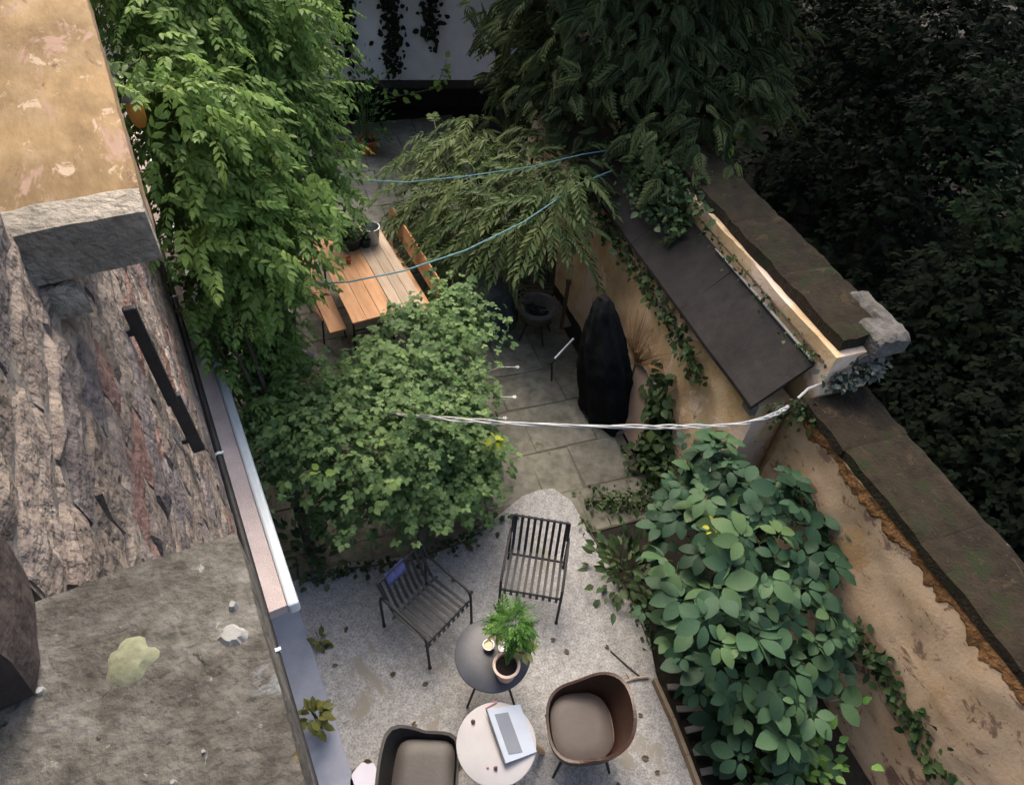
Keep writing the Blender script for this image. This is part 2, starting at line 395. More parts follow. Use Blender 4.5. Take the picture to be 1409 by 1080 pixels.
# ================================================================== THE HOUSE (left)
M_stone = mat('rough_sandstone', [(.095, .078, .07), (.17, .143, .128), (.24, .205, .177), (.31, .26, .21)], 11, .92, 1.0, 34, detail=13, rand=.2, dist=.03, mottle=.4, spots=[((.33, .285, .235), 6, .62), ((.06, .05, .05), 9, .66)])
M_redstone = mat('red_sandstone', [(.125, .075, .066), (.20, .122, .105), (.255, .185, .16)], 11, .92, 1.0, 34, detail=13, rand=.16, dist=.03, mottle=.4)
M_mauve = mat('mauve_sandstone', [(.095, .083, .087), (.165, .145, .146), (.235, .212, .205)], 11, .92, 1.0, 34, detail=13, rand=.16, dist=.03, mottle=.4)
M_mortar = mat('old_mortar', [(.085, .078, .072), (.15, .14, .128), (.21, .195, .175)], 8, .95, .8, 24)
M_sill = mat('grey_lichen_stone', [(.04, .039, .034), (.08, .077, .067), (.125, .121, .109), (.175, .172, .163)], 20, .95, .9, 70, detail=13, mottle=.45, dist=.010,
             spots=[((.22, .225, .20), 26, .63), ((.095, .075, .03), 9, .66), ((.026, .026, .022), 24, .63), ((.15, .165, .175), 3.2, .62)])
M_ochre = mat('warm_light_lichen_stone', [(.15, .10, .052), (.225, .155, .078), (.29, .215, .13)], 11, .95, .5, 70, detail=12, mottle=.3, dist=.008, stretch=(.38, 1, 1), rotz=R(120), biso=False,
              spots=[((.27, .185, .14), 6, .56), ((.36, .29, .21), 17, .60), ((.13, .08, .05), 13, .63), ((.045, .03, .02), 40, .72)])  # ochre base stands in for warm window light; the spots are lichen
M_greycap = mat('grey_weathered_stone', [(.15, .138, .115), (.25, .232, .198), (.33, .305, .26)], 20, .95, .9, 60, mottle=.3)
M_bluegrey = mat('blue_grey_render', [(.23, .255, .32), (.31, .335, .40)], 4, .8, .25, 60, mottle=.2)
M_pink = mat('pale_pink_render', [(.42, .355, .345), (.52, .455, .445)], 5, .85, .5, 90, stretch=(1, 1, 1), mottle=.1)
M_zinc = mat('pale_zinc', [(.50, .56, .60), (.60, .66, .70)], 6, .5, .1, metal=.1, spec=.3)
M_black = mat('black_painted_metal', [(.012, .012, .014), (.03, .03, .033)], 15, .55, .2)
M_glass = mat('dark_window_glass', [(.02, .025, .03), (.03, .035, .04)], 2, .08, 0, spec=.6)
M_wframe = mat('white_window_frame', [(.55, .54, .5), (.65, .64, .6)], 6, .5, .1)
M_rooftile = mat('brown_roof_tile', [(.10, .05, .035), (.18, .09, .06)], 8, .8, .4)

house = thing('house', 'old sandstone house with deep window sills and rough masonry front', 'house', F(2.0, -.5, 0))
WN = -.34                                   # mortar plane of the upper wall
SZ = CH-.9                                  # sill top
wb = MB()
def fbox(mb, u0, u1, n0, n1, z0, z1): return mb.hexa([F(u0, n0, z0), F(u0, n1, z0), F(u1, n1, z0), F(u1, n0, z0), F(u0, n0, z1), F(u0, n1, z1), F(u1, n1, z1), F(u1, n0, z1)])
fbox(wb, -5, 12, -.62, WN, 2.2, SZ-.13)                 # below the sills
fbox(wb, .70, 1.57, -.62, WN, SZ-.13, 7.6)              # pier between the windows
fbox(wb, 3.1, 12, -.62, WN, SZ-.13, 7.6); fbox(wb, -5, -.95, -.62, WN, SZ-.13, 7.6)
fbox(wb, -5, 12, -.62, WN+.004, 7.6, 8.3)
wall = build('wall', wb, M_mortar, house)
fbox(lw := MB(), -5, 12, -.9, -.5, -.05, 2.196); build('lower_wall', lw, M_bluegrey, house)
fbox(bb := MB(), -5, 12, -6, -.9, -.05, 8.2); build('rear_body', bb, M_mortar, house)
rb = MB().add([F(-5.3, .1, 8.28), F(12.3, .1, 8.28), F(12.3, -3.3, 10.2), F(-5.3, -3.3, 10.2), F(-5.3, .1, 8.36), F(12.3, .1, 8.36), F(12.3, -3.3, 10.3), F(-5.3, -3.3, 10.3), F(-5.3, -6.4, 8.28), F(12.3, -6.4, 8.28), F(-5.3, -6.4, 8.36), F(12.3, -6.4, 8.36)],
              [(0, 3, 2, 1), (4, 5, 6, 7), (0, 1, 5, 4), (3, 8, 9, 2), (7, 6, 11, 10), (8, 10, 11, 9), (0, 4, 7, 3), (3, 7, 10, 8), (1, 2, 6, 5), (2, 9, 11, 6)])
build('roof', rb, M_rooftile, house)
# rough rubble blocks of the visible front: courses of uneven stones
z = 2.22; seed = 0
while z < 7.0:
    hz = rnd(.11, .19)
    if z < SZ-.15 and z+hz > SZ-.18: hz = SZ-.135-z
    elif SZ-.15 <= z < SZ-.13: z = SZ-.13
    u = .3+rnd(0, .3) if z < SZ-.14 else .70
    uend = (1.4+1.35*(SZ+.6-z)) if z < SZ-.14 else 1.57
    while u < uend-.05:
        du = rnd(.2, .42)*(1 if z > 4 else 1.4)
        if uend-u-du < .12: du = uend-u
        seed += 1
        pr = rnd(.0, .010)
        mt = random.choices([M_stone, M_redstone, M_mauve], [.62, .14, .24])[0]
        g = .009
        mb = gridbox(F(u+du/2, WN-.022+pr/2, z+hz/2), (du-2*g, hz-2*g, .06+pr), FU, Vector((0, 0, 1)), FN, 6, 4, .015, 14, seed, .5)
        build('stone', mb, mt, wall, smooth=False)
        u += du
    z += hz
mb = gridbox(F(.61, -.475, (SZ+7.6)/2), (7.6-SZ-.02, .17, .31), Vector((0, 0, 1)), FU*-1, FN, 24, 4, .008, 9, 77)
build('jamb', mb, mat('dark_jamb_stone', [(.035, .028, .027), (.075, .06, .056)], 8, .9, .6, 30, mottle=.3), house)
# sills
def sill(u0, u1, m, nx, seed, name='window_sill'):
    mb = gridbox(F((u0+u1)/2, -.335, SZ-.065), (u1-u0, .53, .13), FU, FN*-1, Vector((0, 0, 1)), nx, 12, .006, 9, seed, .8)
    return build(name, mb, m, house, smooth=True)
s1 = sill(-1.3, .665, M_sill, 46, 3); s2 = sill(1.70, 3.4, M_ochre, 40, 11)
s1['label'] = 'grey lichen-spotted sill'; s2['label'] = 'lichen-spotted sill with warm window light in its ochre colour'
mb = gridbox(F(1.65, -.335, SZ-.068), (.11, .525, .136), FU, FN*-1, Vector((0, 0, 1)), 8, 24, .005, 16, 5, .6)
build('sill_end', mb, M_greycap, house, smooth=True)
mb = gridbox(F(1.60, -.30, SZ-.19), (.05, .08, .07), FU, FN*-1, Vector((0, 0, 1)), 8, 8, .012, 24, 8, 1.6); build('sill_bracket', mb, M_greycap, house, smooth=True)
# lichen and a white splash on the near sill
def blot(px, py, r, m, name, par, lift=.003, seed=0, ax=1.0):
    c = P(px, py, SZ+lift); mb = MB(); n = 26; v = [c+Vector((0, 0, .003))]; 
    for ring, rr in ((0, .6), (1, 1)):
        for k in range(n):
            a = 2*math.pi*k/n; q = r*rr*(1+.35*noise.noise(Vector((math.cos(a)*1.7, math.sin(a)*1.7, seed)))+.22*noise.noise(Vector((math.cos(a)*5, math.sin(a)*5, seed))))
            v.append(c+Vector((math.cos(a)*q*ax, math.sin(a)*q, .003 if ring == 0 else -.006)))
    f = [(0, 1+k, 1+(k+1) % n) for k in range(n)]+[(1+k, 1+n+k, 1+n+(k+1) % n, 1+(k+1) % n) for k in range(n)]
    return build(name, mb.add(v, f), m, par, smooth=True)
M_lich = mat('pale_green_lichen', [(.13, .14, .09), (.215, .225, .155)], 60, .95, .4, 160, dist=.003)
M_white = mat('white_lime', [(.20, .205, .20), (.27, .275, .27)], 50, .9, .3, dist=.003)
blot(180, 907, .031, M_lich, 'lichen_patch', s1, seed=2); blot(318, 873, .016, M_white, 'lime_splash', s1, seed=5, ax=1.3); blot(320, 832, .007, M_white, 'lime_splash', s1, seed=8)
blot(280, 1034, .003, M_white, 'lime_splash', s1, seed=9); blot(238, 1076, .004, M_white, 'lime_splash', s1, seed=12); blot(55, 950, .006, M_white, 'lime_splash', s1, seed=15)
# windows behind the sills
for (u0, u1) in ((-.95, .70), (1.57, 3.1)):
    w = MB(); fbox(w, u0, u1, -.60, -.585, SZ, 7.6); wo = build('window', w, M_glass, house)
    fr = MB()
    for a, b in ((u0, u0+.07), (u1-.07, u1), ((u0+u1)/2-.04, (u0+u1)/2+.04)): fbox(fr, a, b, -.585, -.54, SZ+.005, 7.6)
    fbox(fr, u0+.07, u1-.07, -.585, -.545, SZ+.005, SZ+.08); fbox(fr, u0+.07, u1-.07, -.585, -.545, 7.52, 7.6)
    build('frame', fr, M_wframe, wo)
# black drain pipe with clamps along the foot of the masonry
pb = MB().tube([F(.4, -.300, 2.14), F(3.6, -.300, 2.15), F(6, -.303, 2.155), F(11, -.300, 2.17)], .028, 10)
pipe = build('drain_pipe', pb, M_black, house, smooth=True)
for u in (2.2, 3.92, 6.0, 8.2):
    q = MB().tube([F(u-.012, -.300, 2.15), F(u+.012, -.300, 2.15)], .034, 12); fbox(q, u-.01, u+.01, -.300, -.262, 2.17, 2.18)
    build('clamp', q, M_zinc, pipe)
# projecting cornice over the ground floor with a zinc edge
cb = MB(); fbox(cb, 2.62, 12, -.5, -.165, 1.80, 1.905); corn = build('cornice', jit(cb, .004), M_pink, house, bevel=.004)
zb = MB(); fbox(zb, 2.60, 12, -.164, -.085, 1.79, 1.915); build('zinc_edge', zb, M_zinc, corn, bevel=.02)
# plinth slab on the ground along the wall
sb = MB(); fbox(sb, -3, 9, -.5, -.135, -.02, PZ+.05); build('plinth_slab', sb, M_bluegrey, house, bevel=.01)
# vertical iron bar in two lengths
b1 = MB(); b1.bar(F(2.47, -.288, 4.72), F(2.53, -.288, 4.12), .05, .03, FU); br = build('iron_bar', b1, M_black, house, bevel=.006)
b2 = MB(); b2.bar(F(2.54, -.278, 4.16), F(2.62, -.278, 3.68), .058, .03, FU); build('bar_sleeve', b2, M_black, br, bevel=.006)
for zz, uu in ((4.6, 2.482), (3.8, 2.6)):
    b3 = MB(); b3.box(F(uu, -.312, zz), (.03, .04, .03), FU, FN); build('bar_bracket', b3, M_black, br)
# wall lantern half hidden by the vine
lp = P(186, 150, 4.3); lant = thing('wall_lantern', 'small amber glass wall lantern half hidden by vine beside ochre sill', 'lantern', lp)
M_galv2 = mat('dull_grey_metal', [(.10, .11, .12), (.16, .17, .18)], 8, .6, .1)
M_amber = mat('amber_glass', [(.45, .17, .03), (.6, .27, .05)], 6, .3, 0, spec=.5)
build('lamp_glass', MB().lathe([(.03, -.12), (.05, -.08), (.055, 0), (.045, .06)], lp, 14), M_amber, lant, smooth=True)
build('lamp_cap', MB().lathe([(.065, .06), (.05, .09), (.02, .12)], lp, 14), M_galv2, lant, smooth=True)
a0 = lp+Vector((0, 0, .12)); na = a0.dot(FN); build('lamp_arm', MB().tube([a0, a0+Vector((0, 0, .03))-FN*.05, a0-FN*(na+.33)], .014, 6), M_black, lant)

# ================================================================== THE GARDEN WALL (right)
def plaster(name, base, rot):
    m = mat(name, base, 3.0, .92, .2, 40, detail=11, rotz=rot, stretch=(1, .75, 1.1), mottle=.2, dist=.02,
            spots=[((.42, .275, .14), 1.3, .55), ((.185, .12, .09), 4.2, .565), ((.22, .13, .075), 9, .60), ((.08, .06, .05), 24, .64)])
    return m
M_plas = plaster('ochre_plaster', [(.36, .25, .145), (.47, .35, .235), (.54, .42, .30)], R(20.7))
M_plas2 = mat('deep_ochre_plaster', [(.46, .31, .16), (.60, .43, .25), (.66, .52, .35)], 3.2, .92, .4, 30, mottle=.25, spots=[((.68, .54, .43), 1.5, .52), ((.17, .11, .06), 5, .64), ((.10, .07, .04), 14, .68)])
M_cop = mat('mossy_coping', [(.009, .007, .004), (.020, .0145, .008), (.032, .024, .014)], 9, .95, .8, 40, detail=11, mottle=.3, spots=[((.014, .019, .006), 4.0, .55), ((.045, .032, .017), 7, .60), ((.12, .11, .09), 22, .665)])
M_brick = mat('rusty_brick', [(.09, .042, .018), (.17, .085, .032), (.27, .16, .075)], 22, .92, .8, 50, rand=.25)
M_felt = mat('roofing_felt', [(.013, .0115, .011), (.020, .018, .0175), (.027, .024, .023)], 9, .85, .4, 130, mottle=.25, spots=[((.055, .058, .042), 26, .69), ((.03, .034, .018), 6, .64)])
M_lime = mat('crumbling_lime', [(.065, .062, .052), (.12, .115, .105), (.175, .17, .16)], 12, .95, .9, 40, mottle=.3)
gwall = thing('garden_wall', 'old ochre plastered garden wall with mossy coping and felt-covered ledge', 'wall', G(3.2, 4.2, 0))
def gsheet(s0, s1, n, m_lo, m_hi, z0, z1, nz, amp, back, seed, sc_=2.2):
    """a plastered face with uneven relief and thickness, foot at m_lo, head at m_hi"""
    mb = MB(); w = n+1
    for j in range(nz+1):
        for i in range(n+1):
            t = j/nz; s_ = s0+(s1-s0)*i/n; p = G(s_, m_lo+(m_hi-m_lo)*t, z0+(z1-z0)*t)
            a = noise.noise(p*sc_+Vector((seed, 0, 0)))*amp+noise.noise(p*sc_*4)*amp*.4
            mb.v.append(p-GM*a)
    for j in range(nz):
        for i in range(n): a = j*w+i; mb.f.append((a+1, a, a+w, a+w+1))
    o = len(mb.v); mb.v += [G(s0, back, z0), G(s1, back, z0), G(s1, back, z1), G(s0, back, z1)]
    mb.f += [(o, o+1, o+2, o+3)]
    mb.f.append(tuple([nz*w+i for i in range(w)]+[o+2, o+3])); mb.f.append(tuple([o, o+1]+[i for i in range(w-1, -1, -1)]))
    mb.f.append(tuple([j*w for j in range(nz, -1, -1)]+[o, o+3][::1])); mb.f.append(tuple([j*w+n for j in range(nz+1)]+[o+2, o+1]))
    return mb
Z1, Z2 = 2.06, 2.62
build('plaster_face', gsheet(-3.2, 3.12, 90, 3.76, 3.93, -.05, Z1, 26, .035, 4.46, 1), M_plas, gwall, smooth=True)
build('upper_face', gsheet(3.12, 10.5, 80, 4.03, 4.05, -.05, Z2, 14, .03, 4.55, 4), M_plas2, gwall, smooth=True)
build('lower_face', gsheet(3.30, 9.6, 80, 3.50, 3.66, -.05, 1.93, 22, .05, 4.0, 9), M_plas2, gwall, smooth=True)
# coping stones, one by one
s = -3.2; seed = 40
while s < 3.0:
    ds = min(rnd(.75, 1.15), 3.10-s); seed += 1
    if 3.10-s-ds < .35: ds = 3.10-s
    mb = gridbox(G(s+ds/2, 4.225, Z1+.055), (ds-.002, .63+rnd(-.01, .02), .11), GW, GM*-1, Vector((0, 0, 1)), 14, 12, .020, 5, 40, .5)
    build('coping_stone', mb, M_cop, gwall, smooth=True); s += ds
s = 3.18
while s < 10.3:
    ds = rnd(.8, 1.2); seed += 1
    mb = gridbox(G(s+ds/2, 4.37, Z2+.07), (ds-.002, .54+rnd(-.01, .03), .13), GW, GM*-1, Vector((0, 0, 1)), 14, 12, .022, 5, 40, .5)
    build('coping_stone', mb, M_cop, gwall, smooth=True); s += ds
# crumbled white end of the higher coping
for (sp, mp_, zp, a, b, c, sd) in ((3.20, 4.52, Z2+.075, .30, .34, .19, 3), (3.45, 4.60, Z2+.098, .5, .17, .15, 6), (3.14, 4.42, Z2-.16, .12, .30, .30, 9)):
    build('lime_lump', gridbox(G(sp, mp_, zp), (a, b, c), GW, GM*-1, Vector((0, 0, 1)), 8, 8, .03, 9, sd, 1), M_lime, gwall, smooth=True)
# brick-coloured crumbling edge under the near coping
def facept(s_, t, off):                     # a point on the near plaster face, t from foot to head
    p = G(s_, 3.76+.17*t, -.05+(Z1+.05)*t); a = noise.noise(p*2.2+Vector((1, 0, 0)))*.035+noise.noise(p*8.8)*.014
    return p-GM*(a+off)
def scab(s0, s1, th, depth, n, seed, m, name):
    """a thin ragged flake of a deeper coat on the face: straight-ish head, torn lower edge"""
    mb = MB(); rows = 4
    for i in range(n+1):
        s_ = s0+(s1-s0)*i/n
        low = depth*max(.12, .6+noise.noise(Vector((s_*4, 0, 0)))*.8+noise.noise(Vector((s_*13, 0, 3)))*.42+noise.noise(Vector((s_*37, 0, 3)))*.12)
        for r_ in range(rows+1):
            t = th-low*r_/rows/2.1; mb.v.append(facept(s_, t, (.009+.006*noise.noise(Vector((s_*22, t*60, 0)))) if r_ < rows else .001))
    for i in range(n):
        for r_ in range(rows): a = i*(rows+1)+r_; mb.f.append((a, a+1, a+rows+2, a+rows+1))
    return build(name, mb, m, gwall)
q = -3.2; k = 0
while q < 3.0:
    ds = rnd(.5, .9); scab(q, min(q+ds, 3.1), .997, rnd(.17, .24), 70, k, M_brick, 'crumbled_edge'); q += ds; k += 1
# felt-covered ledge roof
e0, e1 = 3.28, 8.3
fm = MB(); nn = 24
def roofp(t, v, lift): return G(e0+(e1-e0)*t, 3.53+.50*v, 1.95+.42*v+lift+.012*noise.noise(Vector((t*9, v*3, 0))))
ring = []
for lift in (0, .045):
    for i in range(nn+1):
        for v in (0, .35, .7, 1): ring.append(roofp(i/nn, v, lift))
fm.v = ring; o = (nn+1)*4
for i in range(nn):
    for v in range(3):
        a = i*4+v; fm.f += [(a, a+4, a+5, a+1), (o+a, o+a+1, o+a+5, o+a+4)]
    a = i*4; fm.f += [(a, o+a, o+a+4, a+4), (a+3, a+7, o+a+7, o+a+3)]
fm.f += [(0, 1, 2, 3, o+3, o+2, o+1, o), (nn*4, o+nn*4, o+nn*4+1, o+nn*4+2, o+nn*4+3, nn*4+3, nn*4+2, nn*4+1)]
felt = build('felt_roof', fm, M_felt, gwall)
fl = MB(); fl.tube([G(3.30, 4.01, 2.43), G(4.2, 4.005, 2.44), G(5.0, 4.0, 2.432)], [.016, .014, .008], 6); build('flashing_strip', fl, M_white, felt)
for i, tt in enumerate((.28, .52, .78)):
    q = [roofp(tt, v, .047) for v in (0, .5, 1)]; mb = MB()
    for j in range(2): mb.bar(q[j], q[j+1], .05, .006)
    build('felt_seam', mb, M_felt, felt)
sp = MB(); sp.box(G(3.36, 3.60, 1.90), (.14, .06, .12), GW, GM); build('eaves_block', sp, M_lime, gwall)
# pale board against the wall foot
pb_ = thing('pale_board', 'pale beige board leaning on the ochre wall behind the black cover', 'board', P(800, 408, 0.03))
build('panel', MB().bar(P(797, 432, .04), P(803, 432, .04)+Vector((.12, .12, .62)), .26, .03, GM), mat('beige_board', [(.30, .24, .18), (.38, .31, .24)], 5, .8, .2), pb_, bevel=.005)

pl_ = thing('wall_patch_panel', 'added pale peach panel standing in for a paler part of the ochre wall beside the black cover', 'board', G(4.75, 3.35, 0))  # added panel in place of a paler stretch of wall
build('panel', MB().bar(G(4.75, 3.30, .03), G(4.78, 3.47, .95), .62, .03, GM), mat('peach_wall_patch', [(.38, .28, .21), (.46, .35, .27)], 4, .85, .25, mottle=.2), pl_, bevel=.006)
build('edge_strip', MB().bar(G(4.75, 3.46, .945)-GW*.29, G(4.75, 3.46, .945)+GW*.31, .035, .03), MATS['beige_board'], pl_)
# ================================================================== BACK BUILDING
bl = P(420, 193, 0); brr = P(690, 190, 0); bx_ = (brr-bl).normalized(); by_ = Vector((-bx_.y, bx_.x, 0)); BL = (brr-bl).length
M_panel = mat('pale_grey_panel', [(.41, .415, .43), (.51, .515, .53)], 3, .8, .2, 40, mottle=.15)
M_dark = mat('dark_timber', [(.012, .011, .010), (.03, .026, .022)], 8, .85, .3)
shed = thing('garden_shed', 'pale grey panelled garden shed with dark open base behind the sumac', 'shed', bl)
def bp(x, y, z): return bl+bx_*x+by_*y+Vector((0, 0, z))
def bbox(mb, x0, x1, y0, y1, z0, z1): return mb.hexa([bp(x0, y0, z0), bp(x1, y0, z0), bp(x1, y1, z0), bp(x0, y1, z0), bp(x0, y0, z1), bp(x1, y0, z1), bp(x1, y1, z1), bp(x0, y1, z1)])
zb0 = 1.12
pw = (BL-.25)/4
for k in range(4): build('panel', bbox(MB(), .1+k*pw, .1+(k+1)*pw-.02, 0, .05, zb0, 4.2), M_panel, shed, bevel=.004)
for k in range(3):
    x = .1+(k+1)*pw-.01; build('batten', bbox(MB(), x-.02, x+.02, -.012, .0, zb0+.02, 4.2), M_panel, shed)
build('post', bbox(MB(), BL-.13, BL+.02, -.06, .1, 0, 4.2), M_dark, shed); build('post', bbox(MB(), -.1, .08, -.06, .1, 0, 4.2), M_dark, shed)
build('beam', bbox(MB(), .08, BL-.13, -.03, .12, zb0-.14, zb0-.005), M_dark, shed)
build('side_panel', bbox(MB(), BL+.03, BL+.9, .15, .2, .5, 4.2), M_panel, shed)
build('back_wall', bbox(MB(), -.1, BL+.9, 1.4, 1.5, 0, 4.2), M_dark, shed); build('shed_roof', bbox(MB(), -.4, BL+1.2, -.35, 1.7, 4.21, 4.35), M_dark, shed)
build('side_wall', bbox(MB(), -.12, -.02, .11, 1.4, 0, 4.2), M_dark, shed)

# ================================================================== PICNIC TABLES AND BENCHES
def woodmat(name, a, b, c, rot): return mat(name, [a, b, c], 9, .55, .15, 60, stretch=(.18, 1.6, 1), rotz=rot, mottle=.15, rand=.08)
M_orange = woodmat('orange_varnished_wood', (.36, .17, .07), (.50, .26, .12), (.60, .36, .20), R(-60))
M_worn = woodmat('worn_pale_wood', (.27, .20, .14), (.37, .285, .205), (.45, .35, .255), R(-60))
M_frame = mat('dark_green_steel', [(.015, .02, .016), (.03, .035, .03)], 10, .5, .1)
tl0 = P(482, 435, .75); tr0 = P(590, 428, .75); tax = FU.copy()
tax = ((P(520, 335, .75)-tr0).normalized()+(P(450, 345, .75)-tl0).normalized()).normalized()
tcr = Vector((tax.y, -tax.x, 0))
o0 = (tl0+tr0)/2; TL = 2.0
def beer_table(c0, w, m, label):
    """c0: middle of the near edge on the ground"""
    t = thing('picnic_table', label, 'table', c0+tax*(TL/2)); zt = .75
    for k in range(3):
        bw = w/3; a = c0+tcr*(-w/2+bw*(k+.5)); a.z = zt-.014
        build('plank', MB().bar(a, a+tax*TL, bw-.003, .028), m, t, bevel=.004)
    for d in (.08, TL-.08): 
        a = c0+tax*d; build('batten', MB().bar(a+tcr*(-w/2+.04)+Vector((0, 0, zt-.045)), a+tcr*(w/2-.04)+Vector((0, 0, zt-.045)), .06, .03), m, t)
    for d in (.3, TL-.3):
        a = c0+tax*d; f = MB()
        pts = [a+tcr*(-w*.42)+Vector((0, 0, .03)), a+tcr*(-w*.36)+Vector((0, 0, zt-.06)), a+tcr*(w*.36)+Vector((0, 0, zt-.06)), a+tcr*(w*.42)+Vector((0, 0, .03))]
        f.tube(pts, .016, 6); f.tube([a+tcr*(-w*.39)+Vector((0, 0, .35)), a+tcr*(w*.39)+Vector((0, 0, .35))], .012, 6)
        build('leg_frame', f, M_frame, t)
    return t
g0 = Vector((o0.x, o0.y, 0)); TW = (tr0-tl0).length
beer_table(g0-tcr*(TW*.21), TW*.56, M_orange, 'orange varnished wooden picnic table with herb pots on it')
beer_table(g0+tcr*(TW*.285), TW*.42, M_worn, 'worn pale wooden picnic table pushed against the orange one')
def bench(p0, side, L, label, back=True):
    """p0: near end of the seat, outer edge; side=+1 back rest towards +tcr"""
    c = Vector((p0.x, p0.y, 0)); t = thing('garden_bench', label, 'bench', c+tax*(L/2))
    a = c-tcr*side*.11+Vector((0, 0, .436)); build('seat', MB().bar(a, a+tax*L, .22, .028), M_orange, t, bevel=.004)
    b = c+tcr*side*.09+Vector((0, 0, .74)); up = (tcr*side*.25+Vector((0, 0, 1))).normalized(); nrm = up.cross(tax)
    q = MB(); hw = .13; pts = [(.0, -hw*.6), (.08, -hw), (L-.08, -hw), (L, -hw*.6), (L, hw*.6), (L-.08, hw), (.08, hw), (0, hw*.6)]
    vs_ = [b+tax*x+up*y+nrm*d for d in (-.011, .011) for x, y in pts]; n = 8
    q.add(vs_, [tuple(range(n)), tuple(range(2*n-1, n-1, -1))]+[(i, n+i, n+(i+1) % n, (i+1) % n) for i in range(n)])
    build('backrest', q, M_orange, t)
    for d in (.3, L-.3):
        e = c+tax*d; f = MB(); f.tube([e-tcr*side*.25+Vector((0, 0, .03)), e-tcr*side*.22+Vector((0, 0, .41)), e+tcr*side*.02+Vector((0, 0, .41)), e+tcr*side*.10+Vector((0, 0, .82))], .013, 6)
        f.tube([e+tcr*side*.05+Vector((0, 0, .03)), e+tcr*side*.02+Vector((0, 0, .41))], .013, 6); build('leg_frame', f, M_frame, t)
    return t
bn = P(454, 458, .45); bench(bn, -1, 1.75, 'wooden bench with backrest on the vine side of the tables')
bq = P(603, 412, .62); bench(Vector((bq.x, bq.y, 0))-tcr*.06, 1, 2.0, 'wooden bench with backrest on the sumac side of the tables')

# herb pots and cups on the orange table
M_blackpl = mat('black_plastic', [(.012, .013, .016), (.025, .027, .032)], 12, .45, .1)
M_galv = mat('galvanised_metal', [(.30, .32, .32), (.45, .47, .47)], 10, .4, .1, metal=.5)
M_terra = mat('terracotta', [(.34, .12, .06), (.45, .19, .10)], 14, .85, .2)
M_herb = leafmat('herb_leaf', [(.02, .05, .012), (.05, .12, .03), (.12, .22, .06)])
M_potsoil = mat('potting_soil', [(.008, .006, .005), (.02, .015, .012)], 30, .95, .6)
def pot(name, label, c, r, h, m, taper=.78, cat='pot', rim=.012, soil=True):
    t = thing(name, label, cat, c); c = Vector(c)
    build('pot_body', MB().lathe([(r*taper, 0), (r*.98, h*.86), (r+rim*.4, h*.86), (r+rim*.4, h), (r-rim, h), (r-rim-.005, h*.8), (r*.6, h*.2)], c, 28), m, t, smooth=True)
    if soil: build('soil', MB().lathe([(r-rim-.006, h*.74), (r-rim-.006, h*.86), (r*.4, h*.885)], c, 20), M_potsoil, t, smooth=True)
    return t
def tuft(parent, T, mt, c, n, rad, hgt, size, seed=0, name='foliage'):
    c = np.array(c); pos = c+RNG.normal(size=(n, 3))*np.array([rad, rad, hgt])*.42+np.array([0, 0, hgt*.5]); pos[:, 2] = np.maximum(pos[:, 2], c[2]+.01)
    d = (pos-c)*np.array([1, 1, .4])+RNG.normal(size=(n, 3))*.05; up = np.tile([[0, 0, 1.]], (n, 1))+RNG.normal(size=(n, 3))*.3
    s_ = size*(1+RNG.uniform(-.3, .3, n)); tint = np.clip(.5+RNG.normal(size=n)*.25, 0, 1)
    return stuff(merged(name, T, pos, basis(d, up), s_, tint, mt, parent))
ZT = .751
T_ov = [T_leaf(1, .6), T_leaf(1, .5, .2, .25)]
def stems(parent, c, n, rad, hgt, m, r=.004):
    mb = MB(); c = Vector(c)
    for k in range(n):
        a = rnd(0, 6.28); q = rnd(.2, 1)*rad; mb.tube([c+Vector((math.cos(a)*q*.25, math.sin(a)*q*.25, 0)), c+Vector((math.cos(a)*q*.5, math.sin(a)*q*.5, hgt*.5)), c+Vector((math.cos(a)*q, math.sin(a)*q, hgt*rnd(.8, 1)))], [r, r*.8, r*.4], 4)
    return build('stem', mb, m, parent)
M_stem = mat('green_stem', [(.05, .07, .025), (.09, .11, .04)], 20, .7, .1)
c = P(482, 338, ZT); t = pot('herb_pot', 'wide black pot of green herbs on the orange picnic table', c, .19, .17, M_blackpl); tuft(t, T_ov, M_herb, c+Vector((0, 0, .17)), 260, .26, .34, .075); stems(t, c+Vector((0, 0, .15)), 12, .18, .25, M_stem)
c = P(503, 338, ZT); t = pot('herb_pot', 'small dark pot with a thin herb between black pot and metal bucket', c, .085, .13, M_blackpl); tuft(t, T_ov, M_herb, c+Vector((0, 0, .13)), 70, .12, .3, .06); stems(t, c+Vector((0, 0, .11)), 5, .07, .25, M_stem)
c = P(513, 334, ZT); t = thing('metal_bucket', 'galvanised metal bucket at the end of the picnic table', 'bucket', c)
build('bucket_wall', MB().lathe([(.085, 0), (.115, .25), (.121, .25), (.121, .262), (.108, .262), (.08, .02)], c, 26), M_galv, t, smooth=True); build('bucket_rim', MB().lathe([(.118, .245), (.126, .25), (.126, .262), (.118, .266)], c, 26, False), M_galv, t, smooth=True)
c = P(480, 362, ZT); t = thing('brown_cup', 'small brown clay cup standing on the orange picnic table', 'cup', c)
build('cup_body', MB().lathe([(.032, 0), (.04, .08), (.044, .085), (.038, .085), (.03, .02)], c, 18), M_terra, t, smooth=True); build('cup_foot', MB().lathe([(.036, -.0), (.036, .012)], c, 18), M_terra, t)
